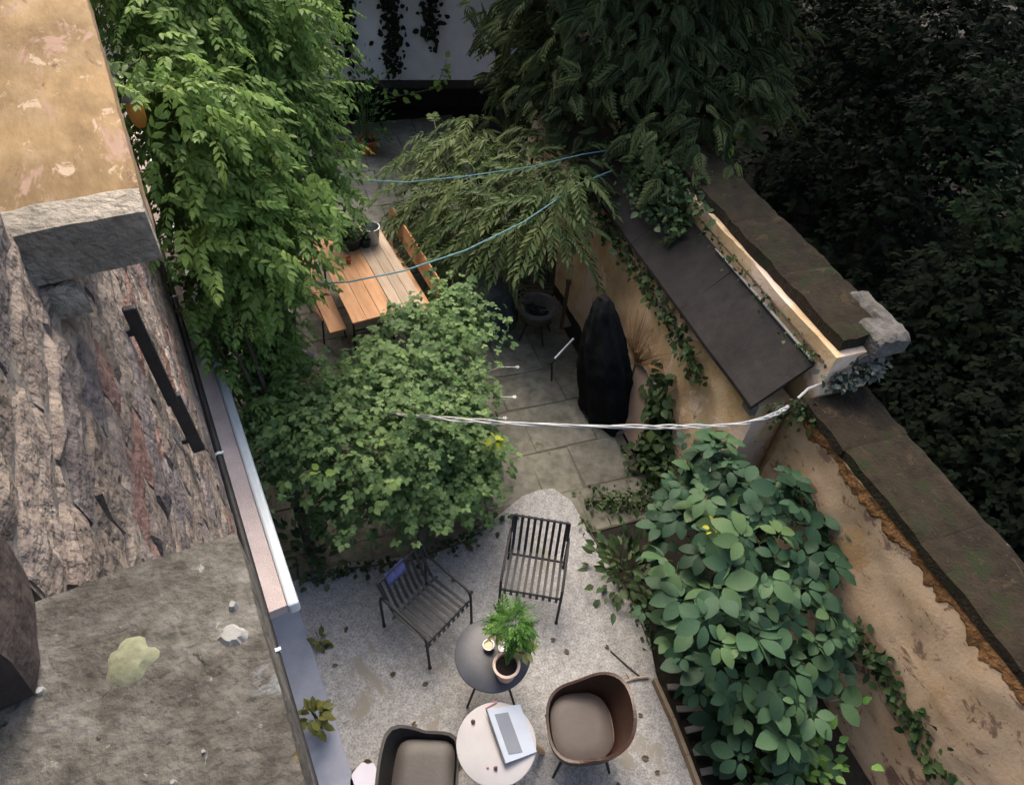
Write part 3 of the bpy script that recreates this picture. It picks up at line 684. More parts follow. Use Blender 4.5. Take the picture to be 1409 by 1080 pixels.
# red pot by the shed with a plant
c = P(508, 210, .03); t = pot('red_pot', 'red terracotta pot with a spindly plant in front of the shed', c, .17, .26, mat('red_clay', [(.36, .06, .025), (.46, .10, .04)], 12, .8, .2)); build('pot_collar', MB().lathe([(.176, .2), (.182, .21), (.182, .262), (.176, .265)], c, 26, False), MATS['red_clay'], t, smooth=True)
stems(t, c+Vector((0, 0, .24)), 9, .3, .95, M_stem, .008); tuft(t, T_ov, M_herb, c+Vector((0, 0, .3)), 330, .5, .95, .1)
c = P(470, 207, .03); pot('red_pot', 'small dark red pot half hidden by vine near the shed', c, .11, .16, mat('dark_red_clay', [(.10, .03, .02), (.14, .045, .03)], 12, .8, .2))
# dark green watering can and pale stone near the vine
c = P(388, 478, .03); t = thing('garden_sack', 'dark green garden bag standing below the vine', 'bag', c)
gm = MB().lathe([(.13, 0), (.19, .06), (.215, .25), (.20, .42), (.13, .50), (.05, .52)], c, 26)
M_dgreen = mat('dark_green_fabric', [(.008, .026, .017), (.014, .042, .026)], 9, .6, .3)
build('bag_body', jit(gm, .02, 5), M_dgreen, t, smooth=True); build('bag_band', MB().lathe([(.205, .36), (.213, .37), (.208, .41), (.2, .42)], c, 26, False), M_dgreen, t, smooth=True)
c = P(415, 497, .03); build('pale_stone', gridbox(c+Vector((0, 0, .06)), (.26, .20, .16), Vector((1, 0, 0)), Vector((0, 1, 0)), Vector((0, 0, 1)), 6, 6, .03, 9, 2, 1.4), mat('pale_boulder', [(.24, .25, .27), (.33, .34, .36)], 8, .9, .5), smooth=True)
tag(bpy.data.objects['pale_stone'], 'pale grey stone on the paving beside the green bag', 'stone')

# ================================================================== DARK CORNER: cover, fire bowl, post, chair, black cover
def drape(name, label, c, prof, m, folds=9, amp=.06, ell=(1, 1), rot=0, cat='cover', lean=(0, 0)):
    t = thing(name, label, cat, c); mb = MB(); n = 72; c = Vector(c)
    prof = [q for i in range(len(prof)-1) for q in [(prof[i][0]+(prof[i+1][0]-prof[i][0])*k/4, prof[i][1]+(prof[i+1][1]-prof[i][1])*k/4) for k in range(4)]]+[prof[-1]]
    for i, (r, z_) in enumerate(prof):
        for k in range(n):
            a = 2*math.pi*k/n; f = 1+amp*.8*math.sin(folds*a+2.2*z_)*(1 if z_ < prof[-1][1]*.9 else .4)+amp*1.6*noise.noise(Vector((math.cos(a)*2, math.sin(a)*2, z_*2.5)))
            x, y = r*f*math.cos(a)*ell[0], r*f*math.sin(a)*ell[1]
            mb.v.append(c+Vector((x*math.cos(rot)-y*math.sin(rot), x*math.sin(rot)+y*math.cos(rot), z_))+Vector((lean[0]*z_, lean[1]*z_, 0)))
    for i in range(len(prof)-1):
        for k in range(n): a = i*n+k; b = i*n+(k+1) % n; mb.f.append((a, b, b+n, a+n))
    mb.f.append(tuple(reversed(range(n)))); mb.f.append(tuple((len(prof)-1)*n+k for k in range(n)))
    jit(mb, .02, 7); jit(mb, .012, 17)
    build('cloth', mb, m, t, smooth=True); return t
M_tarp = mat('slate_tarpaulin', [(.035, .045, .05), (.055, .066, .072)], 5, .6, .3)
M_btarp = mat('black_cover_fabric', [(.008, .0085, .0095), (.015, .016, .018)], 7, .95, .5, 30, spec=.04)
c = P(664, 440, .03); t = drape('covered_furniture', 'slate grey tarpaulin over garden furniture beside the fire bowl', c, [(.46, 0), (.45, .3), (.42, .55), (.37, .66), (.2, .70), (.05, .71)], M_tarp, 7, .05, (1, .8), R(-25))
build('tie_cord', MB().tube([c+Vector((.46*math.cos(a)*1.02, .4*math.sin(a)*1.0, .2)) for a in [2*math.pi*k/24 for k in range(25)]], .008, 5), M_black, t)
c = P(736, 462, .03); t = thing('fire_bowl', 'round iron fire bowl with a grey rim on a low stand', 'fire bowl', c)
M_iron = mat('ash_grey_iron', [(.05, .048, .046), (.10, .097, .093)], 12, .7, .4)
build('bowl', MB().lathe([(.08, .28), (.2, .34), (.275, .5), (.285, .52), (.22, .53), (.15, .42), (.04, .40)], c, 32), M_iron, t, smooth=True)
rim = MB()
rim.tube([c+Vector((.25*math.cos(a), .25*math.sin(a), .525)) for a in [2*math.pi*k/32 for k in range(33)]], .036, 8); build('rim', rim, M_iron, t, smooth=True)
for k in range(4):
    a = k*math.pi/2+.5; build('leg', MB().tube([c+Vector((.12*math.cos(a), .12*math.sin(a), .34)), c+Vector((.24*math.cos(a), .24*math.sin(a), .0))], .014, 6), M_black, t)
lg = MB()
for k in range(5): a = rnd(0, 3.14); q = c+Vector((rnd(-.05, .05), rnd(-.05, .05), .44+.012*k)); lg.tube([q-Vector((math.cos(a), math.sin(a), 0))*.13, q+Vector((math.cos(a), math.sin(a), .0))*.13], .018, 6)
build('charred_logs', lg, M_dark, t)
c = P(735, 428, .03); t = thing('folding_chair', 'dark slatted wooden folding chair behind the fire bowl', 'chair', c)
M_dwood = mat('dark_weathered_wood', [(.03, .026, .021), (.06, .052, .042)], 8, .8, .3, stretch=(3, 3, .4))
for k in range(6):
    x = -.2+k*.08; build('slat', MB().bar(c+Vector((x, .12, .45)), c+Vector((x, .24, .88)), .05, .014, (0, 1, 0)), M_dwood, t)
for k in range(5): build('seat_slat', MB().bar(c+Vector((-.22, -.25+k*.085, .43)), c+Vector((.22, -.25+k*.085, .43)), .065, .014), M_dwood, t)
for x in (-.235, .235):
    build('leg', MB().bar(c+Vector((x, -.26, 0)), c+Vector((x, .14, .5)), .03, .025), M_dwood, t); build('leg', MB().bar(c+Vector((x, .2, 0)), c+Vector((x, -.1, .44)), .03, .025), M_dwood, t)
    build('back_post', MB().bar(c+Vector((x, .12, .44)), c+Vector((x, .26, .92)), .03, .025), M_dwood, t)
c = P(772, 452, .03); t = thing('wooden_post', 'thin brown wooden post standing right of the fire bowl', 'post', c)
build('shaft', MB().bar(c, c+Vector((.02, .02, .78)), .05, .05, (0, 1, 0)), mat('brown_post', [(.07, .045, .03), (.11, .075, .05)], 6, .85, .4), t, bevel=.004)
build('post_cap', MB().box(c+Vector((.02, .02, .80)), (.07, .07, .03)), MATS['brown_post'], t)
c = P(834, 560, .03); t = drape('covered_barbecue', 'tall black fabric cover over a barbecue by the ochre wall', c, [(.37, 0), (.36, .15), (.35, .5), (.335, .75), (.30, .95), (.26, 1.15), (.20, 1.38), (.13, 1.58), (.06, 1.68), (.02, 1.69)], M_btarp, 9, .09, (.85, 1.2), R(20), lean=(-.16, .04))
build('hem_cord', MB().tube([c+Vector((.335*math.cos(a)*.95, .335*math.sin(a)*1.15, .06)) for a in [2*math.pi*k/28 for k in range(29)]], .012, 5), M_btarp, t)
a = P(763, 494, .42); b = P(789, 466, .55); t = thing('metal_tube', 'short silver metal tube with black tip beside the black cover', 'tube', P(776, 500, .03))
build('tube', MB().tube([a, b], .017, 10), mat('bright_steel', [(.6, .6, .6), (.75, .75, .75)], 6, .3, 0, metal=.7), t, smooth=True); build('tip', MB().tube([a+(a-b).normalized()*.09, a], [.024, .022], 10), M_black, t)
build('prop', MB().tube([a+(a-b).normalized()*.05, Vector((a.x, a.y, .03))], .012, 6), M_black, t)
# sheaf of dry stalks on the wall
c = P(884, 510, 1.0); t = thing('dry_sheaf', 'fan of dry brown stalks tied against the ochre wall', 'dried plant', Vector((c.x, c.y, 0)))
M_straw = mat('dry_straw', [(.16, .085, .03), (.27, .16, .065), (.34, .23, .11)], 12, .9, .2, rand=.3)
bs = G(5.08, 3.46, .86)
for k in range(44):
    a = R(-52+104*(k+rnd(-.4, .4))/43)+rnd(-.1, .1); L = rnd(.45, .92); d = GW*math.sin(a)*L+Vector((0, 0, math.cos(a)*L))
    build('stalk', MB().tube([bs+GM*rnd(-.03, .0), bs+d*.5-GM*rnd(.02, .09), bs+d+GM*rnd(-.05, .07)+Vector((0, 0, -rnd(0, .08)))], [.006, .005, .002], 4), M_straw, t)
build('stem_bundle', MB().tube([bs+Vector((0, 0, .02)), bs-GM*.05-GW*.10-Vector((0, 0, .4)), bs-GM*.06-GW*.14-Vector((0, 0, .79))], [.03, .034, .04], 8), MATS['green_stem'], t)

# ================================================================== PATIO FURNITURE
def local(M):
    return lambda x, y, z: M@Vector((x, y, z))
def slat_chair(c, yaw, label):
    """slatted steel armchair; +y is its front"""
    t = thing('slatted_chair', label, 'chair', c, None); M = Matrix.Translation(c)@Matrix.Rotation(yaw, 4, 'Z'); q = local(M)
    for sx in (-1, 1):
        x = sx*.285
        pts = [q(x, .30, 0), q(x, .285, .50), q(x, .27, .575), q(x, .20, .60), q(x, -.20, .625), q(x, -.28, .60), q(x, -.30, .52), q(x, -.31, 0)]
        build('side_frame', MB().tube(pts, .013, 8), M_slat, t, smooth=True)
        for y in (.30, -.31): build('foot', MB().lathe([(.019, 0), (.019, .012)], q(x, y, 0), 10), M_black, t)
    n = 9
    for k in range(n):
        x = -.245+.49*k/(n-1); mb = MB()
        path = [(.275, .355), (.285, .395), (.262, .42), (.10, .405), (-.13, .38), (-.185, .40), (-.225, .47), (-.33, .80)]
        P0 = [q(x, y, z_) for y, z_ in path]; ax = (q(1, 0, 0)-q(0, 0, 0)); vs_ = []; w = .0135; th = .005
        for i, p in enumerate(P0):
            d = (P0[min(i+1, len(P0)-1)]-P0[max(i-1, 0)]).normalized(); nn_ = ax.cross(d)
            vs_ += [p+ax*w+nn_*th, p-ax*w+nn_*th, p-ax*w-nn_*th, p+ax*w-nn_*th]
        fs = [(3, 2, 1, 0), tuple(len(vs_)-4+j for j in range(4))]
        for i in range(len(P0)-1):
            for j in range(4): a = i*4+j; b = i*4+(j+1) % 4; fs.append((a, b, b+4, a+4))
        build('slat', mb.add(vs_, fs), M_slat, t)
    for y, z_, nm in ((.262, .405, 'front_rail'), (-.15, .368, 'rear_rail'), (-.32, .79, 'top_rail')):
        xw = .285 if nm != 'top_rail' else .27
        build(nm, MB().tube([q(-xw, y, z_), q(xw, y, z_)], .012, 8), M_slat, t)
    for sx in (-1, 1): build('back_post', MB().tube([q(sx*.27, -.24, .615), q(sx*.27, -.32, .79)], .012, 8), M_slat, t)
    return t
M_slat = mat('anthracite_steel', [(.018, .02, .022), (.028, .03, .033)], 20, .55, .08, spec=.3)
fl_ = P(683, 842, PZ); fr_ = P(768, 857, PZ); c = (fl_+fr_)/2; ax = (fr_-fl_).normalized()
yaw1 = math.atan2(ax.y, ax.x)+math.pi; fwd = Vector((-math.sin(yaw1), math.cos(yaw1), 0)); slat_chair(c-fwd*.30, yaw1, 'slatted steel armchair with its back to the flagstones')
ra = P(531, 863, PZ); fa = P(590, 917, PZ); fwd = (fa-ra).normalized(); yaw2 = math.atan2(-fwd.x, fwd.y); rt = Vector((math.cos(yaw2), math.sin(yaw2), 0))
C2 = (ra+fa)/2-rt*.285 if rt.dot(P(530, 900, PZ)-P(600, 830, PZ)) > 0 else (ra+fa)/2+rt*.285
slat_chair(C2, yaw2, 'slatted steel armchair with a blue cloth over its back')
M2 = Matrix.Translation(C2)@Matrix.Rotation(yaw2, 4, 'Z')
cm = MB(); nx, ny = 10, 8
for j in range(ny+1):
    for i in range(nx+1):
        x = .02+(.22)*i/nx-.06; t_ = j/ny; yy = -.335-.02*math.sin(t_*3.1) if t_ < .5 else -.335+(-.0); ang = (t_-.5)*2
        zz = .815-abs(ang)*.15; yy = -.328+ang*.022+abs(ang)*.03*(1 if ang > 0 else -.5)
        cm.v.append(M2@Vector((x, yy+.012*noise.noise(Vector((x*20, t_*5, 0))), zz+.012*noise.noise(Vector((x*14, t_*4, 5))))))
for j in range(ny):
    for i in range(nx): a = j*(nx+1)+i; cm.f.append((a, a+1, a+nx+2, a+nx+1))
bc = build('blue_cloth', cm, mat('blue_cotton', [(.07, .08, .22), (.13, .145, .33)], 14, .9, .3, 60), smooth=True)
sm = bc.modifiers.new('solid', 'SOLIDIFY'); sm.thickness = .006
tag(bc, 'blue cloth hung over the back of the slatted chair', 'cloth')

# dark round table
c = P(678, 899, .71); c.z = PZ; t = thing('round_table', 'dark grey round metal table carrying the potted plant', 'table', c)
M_slate = mat('slate_blue_metal', [(.035, .042, .055), (.055, .062, .078)], 6, .42, .06, mottle=.15)
build('table_top', MB().lathe([(.30, .612), (.318, .615), (.322, .622), (.322, .634), (.315, .639), (.1, .640)], c, 64), M_slate, t, smooth=True)
for k in range(4):
    a = R(50)+k*math.pi/2
    build('leg', MB().tube([c+Vector((math.cos(a)*.10, math.sin(a)*.10, .61)), c+Vector((math.cos(a)*.30, math.sin(a)*.30, 0))], .011, 8), M_black, t)
build('hub', MB().lathe([(.12, .595), (.13, .600), (.13, .611)], c, 24), M_black, t)
TT = PZ+.640
# potted plant
c = P(697, 914, TT+.19); c.z = TT; M_cpot = mat('cream_terracotta', [(.48, .30, .22), (.62, .43, .34)], 14, .85, .2, mottle=.2)
t = pot('flower_pot', 'terracotta pot with a feathery green and cream plant on round table', c, .105, .19, M_cpot, .74, rim=.014); build('pot_rim', MB().lathe([(.107, .175), (.113, .178), (.113, .190), (.092, .192), (.09, .176), (.107, .175)], c, 28, False), mat('pale_rim', [(.55, .42, .35), (.68, .56, .48)], 16, .85, .2), t, smooth=True)
M_fern = leafmat('fern_green', [(.03, .09, .015), (.075, .19, .035), (.13, .27, .06)], .35)
M_cream = leafmat('cream_leaf', [(.24, .30, .07), (.42, .42, .14), (.55, .52, .28)], .35)
Tf = [T_pinnate(1, 7, .34, .10, .5), T_pinnate(1, 6, .30, .09, .7)]
cc = P(706, 858, 1.12)
st = MB()
for k in range(9): st.tube([c+Vector((0, 0, .16)), c+Vector((rnd(-.03, .04), .06, .28)), cc+Vector((rnd(-.1, .1), rnd(-.05, .14), rnd(-.06, .1)))], [.005, .004, .002], 4)
build('stem', st, M_stem, t)
def balls(parent, T, mt, c, n, rad, size, name, up=.8, seed=0, droop=.1, sing=True):
    d = RNG.normal(size=(n, 3)); d /= np.linalg.norm(d, axis=1, keepdims=True); pos = np.array(c)+d*np.array(rad)*RNG.uniform(.25, 1, (n, 1))
    dd = d*np.array([1, 1, .5])+RNG.normal(size=(n, 3))*.3; dd[:, 2] -= droop
    upv = np.tile([[0, 0, up]], (n, 1))+d*.3+RNG.normal(size=(n, 3))*.2; s_ = size*(1+RNG.uniform(-.3, .3, n))
    if sing: singles(name, T, pos, basis(dd, upv), s_, mt, parent)
    else: stuff(merged(name, T, pos, basis(dd, upv), s_, np.clip(.5+RNG.normal(size=n)*.25, 0, 1), mt, parent))
balls(t, Tf, M_fern, cc, 120, (.095, .11, .12), .13, 'leaf')
balls(t, T_ov, M_cream, P(720, 893, .98), 20, (.07, .05, .05), .085, 'cream_leaf'); balls(t, T_ov, M_cream, P(683, 868, 1.0), 14, (.05, .06, .05), .08, 'cream_leaf')
# white candle bowl and white flower-like bits
c = P(672, 890, TT); t = thing('white_cup', 'small white cup standing beside the flower pot', 'cup', c); M_wh = mat('white_ceramic', [(.72, .72, .70), (.8, .8, .78)], 8, .3, 0)
build('cup_body', MB().lathe([(.03, 0), (.046, .03), (.05, .05), (.042, .05), (.034, .015)], c, 22), M_wh, t, smooth=True); build('cup_content', MB().lathe([(.03, .012), (.036, .036), (.01, .037)], c, 18), mat('beige_wax', [(.5, .42, .28), (.6, .52, .36)], 8, .6, 0), t)
c = P(693, 893, TT); t = thing('white_cup', 'white shallow dish behind the flower pot rim', 'cup', c); build('cup_body', MB().lathe([(.03, 0), (.045, .03), (.047, .035), (.04, .035), (.03, .01)], c, 22), M_wh, t, smooth=True); build('cup_foot', MB().lathe([(.028, 0), (.028, .006)], c, 18), M_wh, t)

# white round table with wooden legs
c = P(683, 1022, .70); c.z = PZ; t = thing('round_table', 'white round table on pale wooden legs', 'table', c)
M_wtop = mat('white_lacquer', [(.31, .31, .325), (.35, .35, .365)], 5, .65, .03, mottle=.05, spec=.12)
build('table_top', MB().lathe([(.29, .600), (.308, .606), (.312, .615), (.310, .626), (.303, .630), (.1, .630)], c, 64), M_wtop, t, smooth=True)
M_beech = mat('beech', [(.42, .27, .15), (.55, .37, .22)], 8, .6, .1, stretch=(1, 1, .2))
for k in range(4):
    a = R(200)+k*math.pi/2; d = Vector((math.cos(a), math.sin(a), 0))
    build('leg', MB().tube([c+d*.20+Vector((0, 0, .598)), c+d*.43], [.036, .026], 10), M_beech, t, smooth=True)
build('apron', MB().lathe([(.19, .555), (.2, .555), (.2, .5995), (.19, .5995)], c, 32), M_beech, t)
WT = PZ+.630
for (x, y, lab, r) in ((651, 993, 'small dark round bead near the rim of the white table', .017), (682, 1057, 'small dark red berry beside the white device', .016), (671, 1056, 'tiny pink berry next to the dark red one', .009)):
    b = MB().lathe([(.004, 0), (r*.8, r*.3), (r, r*.9), (r*.75, r*1.6), (.003, r*1.9)], P(x, y, WT), 14)
    tag(build('bead', b, mat('dark_berry' if r > .01 else 'pink_berry', [(.04, .015, .02), (.08, .03, .035)] if r > .01 else [(.4, .15, .16), (.5, .2, .2)], 20, .4, 0), smooth=True), lab, 'bead')
# white device with a grey screen, propped up along its left edge
z0 = WT+.004
e0_, e1_ = P(670, 975, WT+.06), P(696, 1050, WT+.06); f0, f1 = P(716, 968, z0+.012), P(739, 1034, z0+.012)
lx = (f0-e0_); ly = (e1_-e0_); nrm = ly.cross(lx).normalized()
if nrm.z < 0: nrm = -nrm
t = thing('tablet_device', 'white device with a grey screen propped up on the white table', 'device', (e0_+f1)/2-Vector((0, 0, .03)))
def quadbox(mb, a, b, c_, d_, th): return mb.hexa([p-nrm*th for p in (a, b, c_, d_)]+[a, b, c_, d_])
M_dev = mat('white_device_plastic', [(.29, .335, .41), (.32, .37, .45)], 6, .65, 0, spec=.12); M_scr = mat('grey_screen', [(.11, .13, .165), (.14, .16, .195)], 3, .5, 0, spec=.15)
build('casing', quadbox(MB(), e0_, e1_, f1, f0, .012), M_dev, t, bevel=.004)
def dq(a, b): return e0_+lx*a+ly*b+nrm*.003
build('screen', quadbox(MB(), dq(.16, .12), dq(.16, .86), dq(.56, .86), dq(.56, .12), .004), M_scr, t)
build('dark_edge', quadbox(MB(), e0_-lx*.03-nrm*.002, e1_-lx*.03-nrm*.002, e1_-lx*.004-nrm*.002, e0_-lx*.004-nrm*.002, .012), M_slate, t)
build('stand', MB().hexa([P(674, 985, WT+.002), P(692, 1046, WT+.002), P(696, 1044, WT+.002), P(679, 984, WT+.002), e0_+lx*.02+ly*.1-nrm*.014, e0_+lx*.02+ly*.95-nrm*.014, e0_+lx*.06+ly*.95-nrm*.014, e0_+lx*.06+ly*.1-nrm*.014]), M_beech, t)
pn0, pn1 = P(668, 974, WT+.005), P(684, 965, WT+.012)
tag(build('pink_pen', MB().tube([pn0, pn1], .005, 8), mat('pink_plastic', [(.5, .2, .24), (.55, .25, .28)], 5, .4, 0)), 'pink pen lying at the corner of the white device', 'pen')
sh = MB().prism([P(x, y, 0)[:2] for x, y in ((707, 962), (728, 962), (742, 1030), (700, 1052))], 0, .002)
# tub chairs
def tub_chair(c, yaw, m_shell, m_seat, hb, label, rx=.30, ry=.29, arm=.62, p=2.8):
    t = thing('tub_chair', label, 'chair', c); M = Matrix.Translation(c)@Matrix.Rotation(yaw, 4, 'Z'); q = local(M)
    n = 40; rows = [(.30, .76), (.36, .90), (.46, .985), (.58, 1.0), (.70, 1.04), (.76, 1.05)]
    def rim_h(a): return arm+(hb-arm)*max(0, -math.sin(a))**1.3 if math.sin(a) < 0 else arm-(arm-.50)*max(0, math.sin(a))**.7
    mo = []; 
    def shape(a, k, r):
        ca, sa = math.cos(a), math.sin(a)
        d = (abs(ca)**p+abs(sa)**p)**(-1/p); return rx*r*d*ca, ry*r*d*sa
    outer = MB(); grid = []
    for k, (zz, rr) in enumerate(rows):
        row = []
        for i in range(n):
            a = 2*math.pi*i/n; top = rim_h(a); z_ = .30+(top-.30)*k/(len(rows)-1); x, y = shape(a, k, rr+.20*max(0, -math.sin(a))*k/5); row.append((x, y, z_))
        grid.append(row)
    inner = [[(x*.93, y*.93, z_) for x, y, z_ in row] for row in grid]
    allr = [[q(*p) for p in row] for row in grid]+[[q(*(inner[-1][i][0], inner[-1][i][1], inner[-1][i][2]-.004)) for i in range(n)]]+[[q(*p) for p in row] for row in reversed(inner[1:-1])]
    for row in allr: outer.v += row
    for k in range(len(allr)-1):
        for i in range(n): a = k*n+i; b = k*n+(i+1) % n; outer.f.append((a, b, b+n, a+n))
    outer.f.append(tuple(reversed(range(n)))); outer.f.append(tuple((len(allr)-1)*n+i for i in range(n)))
    build('shell', outer, m_shell, t, smooth=True)
    se = MB(); 
    for zz, rr in ((.34, .82), (.42, .90), (.436, .895), (.442, .86), (.446, .5)):
        for i in range(n):
            a = 2*math.pi*i/n; x, y = shape(a, 0, rr); se.v.append(q(x, y*.97+.012, zz))
    for k in range(4):
        for i in range(n): a = k*n+i; b = k*n+(i+1) % n; se.f.append((a, b, b+n, a+n))
    se.f.append(tuple(4*n+i for i in range(n))); build('seat', se, m_seat, t, smooth=True)
    for sx in (-1, 1):
        for sy in (-1, 1): build('leg', MB().tube([q(sx*.17, sy*.16, .31), q(sx*.25, sy*.24, 0)], [.016, .011], 8), M_black, t)
    return t
M_leather = mat('brown_leather', [(.022, .009, .006), (.036, .015, .010), (.05, .023, .015)], 7, .42, .25, 70, spec=.45, mottle=.15)
M_seat = mat('taupe_leather', [(.044, .035, .031), (.062, .05, .044)], 5, .5, .06, 40, mottle=.15)
M_dseat = mat('dark_taupe_leather', [(.03, .027, .026), (.046, .041, .038)], 5, .45, .06, 40, mottle=.2)
M_charc = mat('charcoal_leather', [(.02, .018, .017), (.032, .029, .027)], 5, .5, .2, 60)
c = P(798, 1010, .30); c.z = PZ; tub_chair(c, R(98), M_leather, M_seat, .86, 'brown leather tub chair beside the white table')
c = P(582, 1075, .36); c.z = PZ; tub_chair(c, R(-88), M_charc, M_dseat, .60, 'dark taupe low-backed chair between white table and house', .30, .27, .50, 5)
# pale tray, stick, fallen leaves
c = P(502, 1076, PZ+.01); tm = MB().prism([(c.x+math.cos(a)*.10*(1+.25*abs(math.cos(2*a))), c.y+math.sin(a)*.13*(1+.25*abs(math.sin(2*a)))) for a in [2*math.pi*k/24 for k in range(24)]], PZ+.002, PZ+.05)
tag(build('plastic_tray', tm, mat('lilac_white_plastic', [(.50, .50, .60), (.56, .56, .66)], 6, .45, 0), bevel=.01), 'pale lilac plastic tray on the gravel by the plinth slab', 'tray')
stk = MB().tube([P(848, 943, PZ+.015), P(872, 933, PZ+.02), P(892, 931, PZ+.02)], [.010, .012, .013], 6); stk.tube([P(868, 936, PZ+.02), P(860, 922, PZ+.03)], [.008, .004], 5); tag(build('fallen_stick', stk, MATS['beige_board']), 'pale stick lying on the gravel behind the brown chair', 'stick')
stk = MB().tube([P(840, 895, PZ+.012), P(862, 915, PZ+.012), P(880, 930, PZ+.014)], [.006, .008, .007], 5); tag(build('fallen_stick', stk, M_dwood), 'thin dark twig lying on the gravel behind the brown chair', 'stick')
M_dead = mat('dead_leaf', [(.05, .04, .025), (.10, .075, .045)], 20, .9, .2, rand=.3)
lt = T_leaf(1, .6, .3, .25)
def dleaf(px, py, sz, lab, grp):
    me = bpy.data.meshes.new('fallen_leaf'); a = rnd(0, 6.28); sz *= rnd(.8, 1.2)
    me.from_pydata([tuple(v*sz) for v in lt[0]], [], lt[1]); o = link('fallen_leaf', me, M_dead); p = P(px, py, PZ); o.location = (p.x, p.y, PZ+.012); o.rotation_euler = (rnd(-.2, .2), rnd(-.1, .2), a); tag(o, lab, 'leaf', grp)
for x, y in ((478, 862), (457, 917), (452, 890), (455, 966), (882, 1042), (818, 1050), (838, 893), (500, 1048), (493, 1058), (566, 1000), (620, 800), (652, 815), (850, 1075), (900, 1062), (783, 900), (545, 925), (590, 940), (700, 1075), (885, 985), (765, 880)):
    near = x < 640
    dleaf(x, y, .075, 'small dry leaf on the gravel between house and tables' if near else 'small dry leaf on the gravel near the brown chair', 'dry leaves on the house side of the gravel' if near else 'dry leaves on the wall side of the gravel')
# edging board and grey slats in the bed
ed = thing('edging_board', 'weathered wooden edging board between gravel and leafy shrub', 'board', P(930, 1005, 0)); pts = [P(x, y, PZ+.05) for x, y in ((900, 935), (925, 990), (945, 1040), (975, 1120))]
for i in range(3): build('board', MB().bar(pts[i], pts[i+1]-(pts[i+1]-pts[i])*.01, .035, .10), mat('edging_wood', [(.16, .12, .085), (.25, .195, .14)], 8, .85, .3), ed, bevel=.004)
for i, (x, y) in enumerate(((912, 945), (925, 975), (937, 1005), (948, 1035), (958, 1062))):
    a = P(x+6, y, .06); t_ = build('grey_slat', MB().bar(a, a+Vector((.38, .07+rnd(-.06, .06), .015)), .055, .02), mat('grey_weathered_slat', [(.10, .10, .10), (.16, .155, .15)], 9, .85, .3), bevel=.004)
    tag(t_, 'grey weathered wooden slat lying in the bed beside the edging board', 'slat', 'grey slats in the bed')

# ================================================================== LINES OVER THE GARDEN
M_blue = mat('blue_nylon', [(.10, .22, .25), (.14, .28, .31)], 20, .5, 0); M_cord = mat('white_cord', [(.30, .31, .31), (.40, .41, .41)], 20, .6, 0)
def line(name, pts, r, m, label, cat, sag=.0):
    out = []
    for i in range(len(pts)-1):
        for k in range(8):
            t_ = k/8; p = pts[i].lerp(pts[i+1], t_); p = p-Vector((0, 0, sag*4*t_*(1-t_))); out.append(p)
    out.append(pts[-1]); return tag(build(name, MB().tube(out, r, 6), m, smooth=True), label, cat)
line('clothes_line', [P(405, 225, 2.6), P(495, 248, 2.55), P(560, 251, 2.5), P(640, 243, 2.45), P(730, 230, 2.45), P(800, 213, 2.5), P(850, 205, 2.5)], .0065, M_blue, 'thin blue clothes line strung above the red pot towards sumac', 'line')
line('clothes_line', [P(330, 380, 2.5), P(410, 392, 2.45), P(480, 388, 2.4), P(555, 373, 2.35), P(640, 345, 2.3), P(720, 306, 2.3), P(800, 252, 2.4), P(842, 235, 2.45)], .0075, M_blue, 'blue clothes line crossing above the picnic tables', 'line')
cpts = [P(480, 556, .9), P(515, 566, 1.45), P(560, 572, 1.8), P(620, 577, 2.05), P(700, 582, 2.18), P(800, 586, 2.17), P(900, 588, 2.18), P(965, 587, 2.22), P(1020, 583, 2.26), P(1065, 571, 2.29), P(1085, 560, 2.29)]
cab = thing('twisted_cable', 'twisted whitish cable stretched from the bush to the garden wall', 'cable', Vector((cpts[-1].x, cpts[-1].y, 2.2)))
for s_ in range(3):
    out = []; N_ = 90
    for i in range(N_+1):
        t_ = i/N_*(len(cpts)-1); k = min(int(t_), len(cpts)-2); p = cpts[k].lerp(cpts[k+1], t_-k); a = i*.42+s_*2.09
        wob = .012+.006*math.sin(i*.23+s_); out.append(p+Vector((0, math.cos(a)*wob, math.sin(a)*wob)))
    build('strand', MB().tube(out, .0075, 5), M_cord, cab, smooth=True)
line('loose_cable', [P(1098, 548, 2.27), P(1112, 535, 2.30), P(1135, 526, 2.30), P(1168, 519, 2.27)], .012, M_cord, 'short white cable lying over the mossy wall coping', 'cable')

# ================================================================== VEGETATION
M_bark = mat('grey_brown_bark', [(.04, .032, .025), (.09, .075, .058)], 9, .95, .7, stretch=(3, 3, .6))
M_vine = leafmat('vine_leaf', [(.07, .13, .036), (.125, .22, .058), (.185, .30, .078), (.31, .44, .12)], .45)
M_bush = leafmat('bush_leaf', [(.075, .14, .054), (.12, .205, .082), (.17, .27, .105), (.24, .355, .13)], .42)
M_shrub = leafmat('shrub_leaf', [(.016, .040, .022), (.028, .068, .038), (.046, .098, .054), (.062, .122, .06), (.08, .138, .055)], .22, .55)
M_sumac = leafmat('sumac_leaf', [(.05, .085, .028), (.085, .13, .044), (.135, .18, .066)], .35)
M_conif = leafmat('conifer_spray', [(.03, .046, .02), (.06, .085, .034), (.125, .155, .062)], .22, .8)
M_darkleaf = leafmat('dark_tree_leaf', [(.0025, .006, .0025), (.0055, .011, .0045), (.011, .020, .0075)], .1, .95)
M_ivy = leafmat('ivy_leaf', [(.016, .035, .014), (.035, .066, .025), (.075, .11, .04)], .15)
M_yellow = leafmat('yellow_leaf', [(.28, .33, .03), (.40, .42, .05), (.5, .48, .08)], .35)
M_lime_leaf = leafmat('lime_leaf', [(.10, .19, .03), (.17, .28, .05), (.23, .34, .08)], .35)

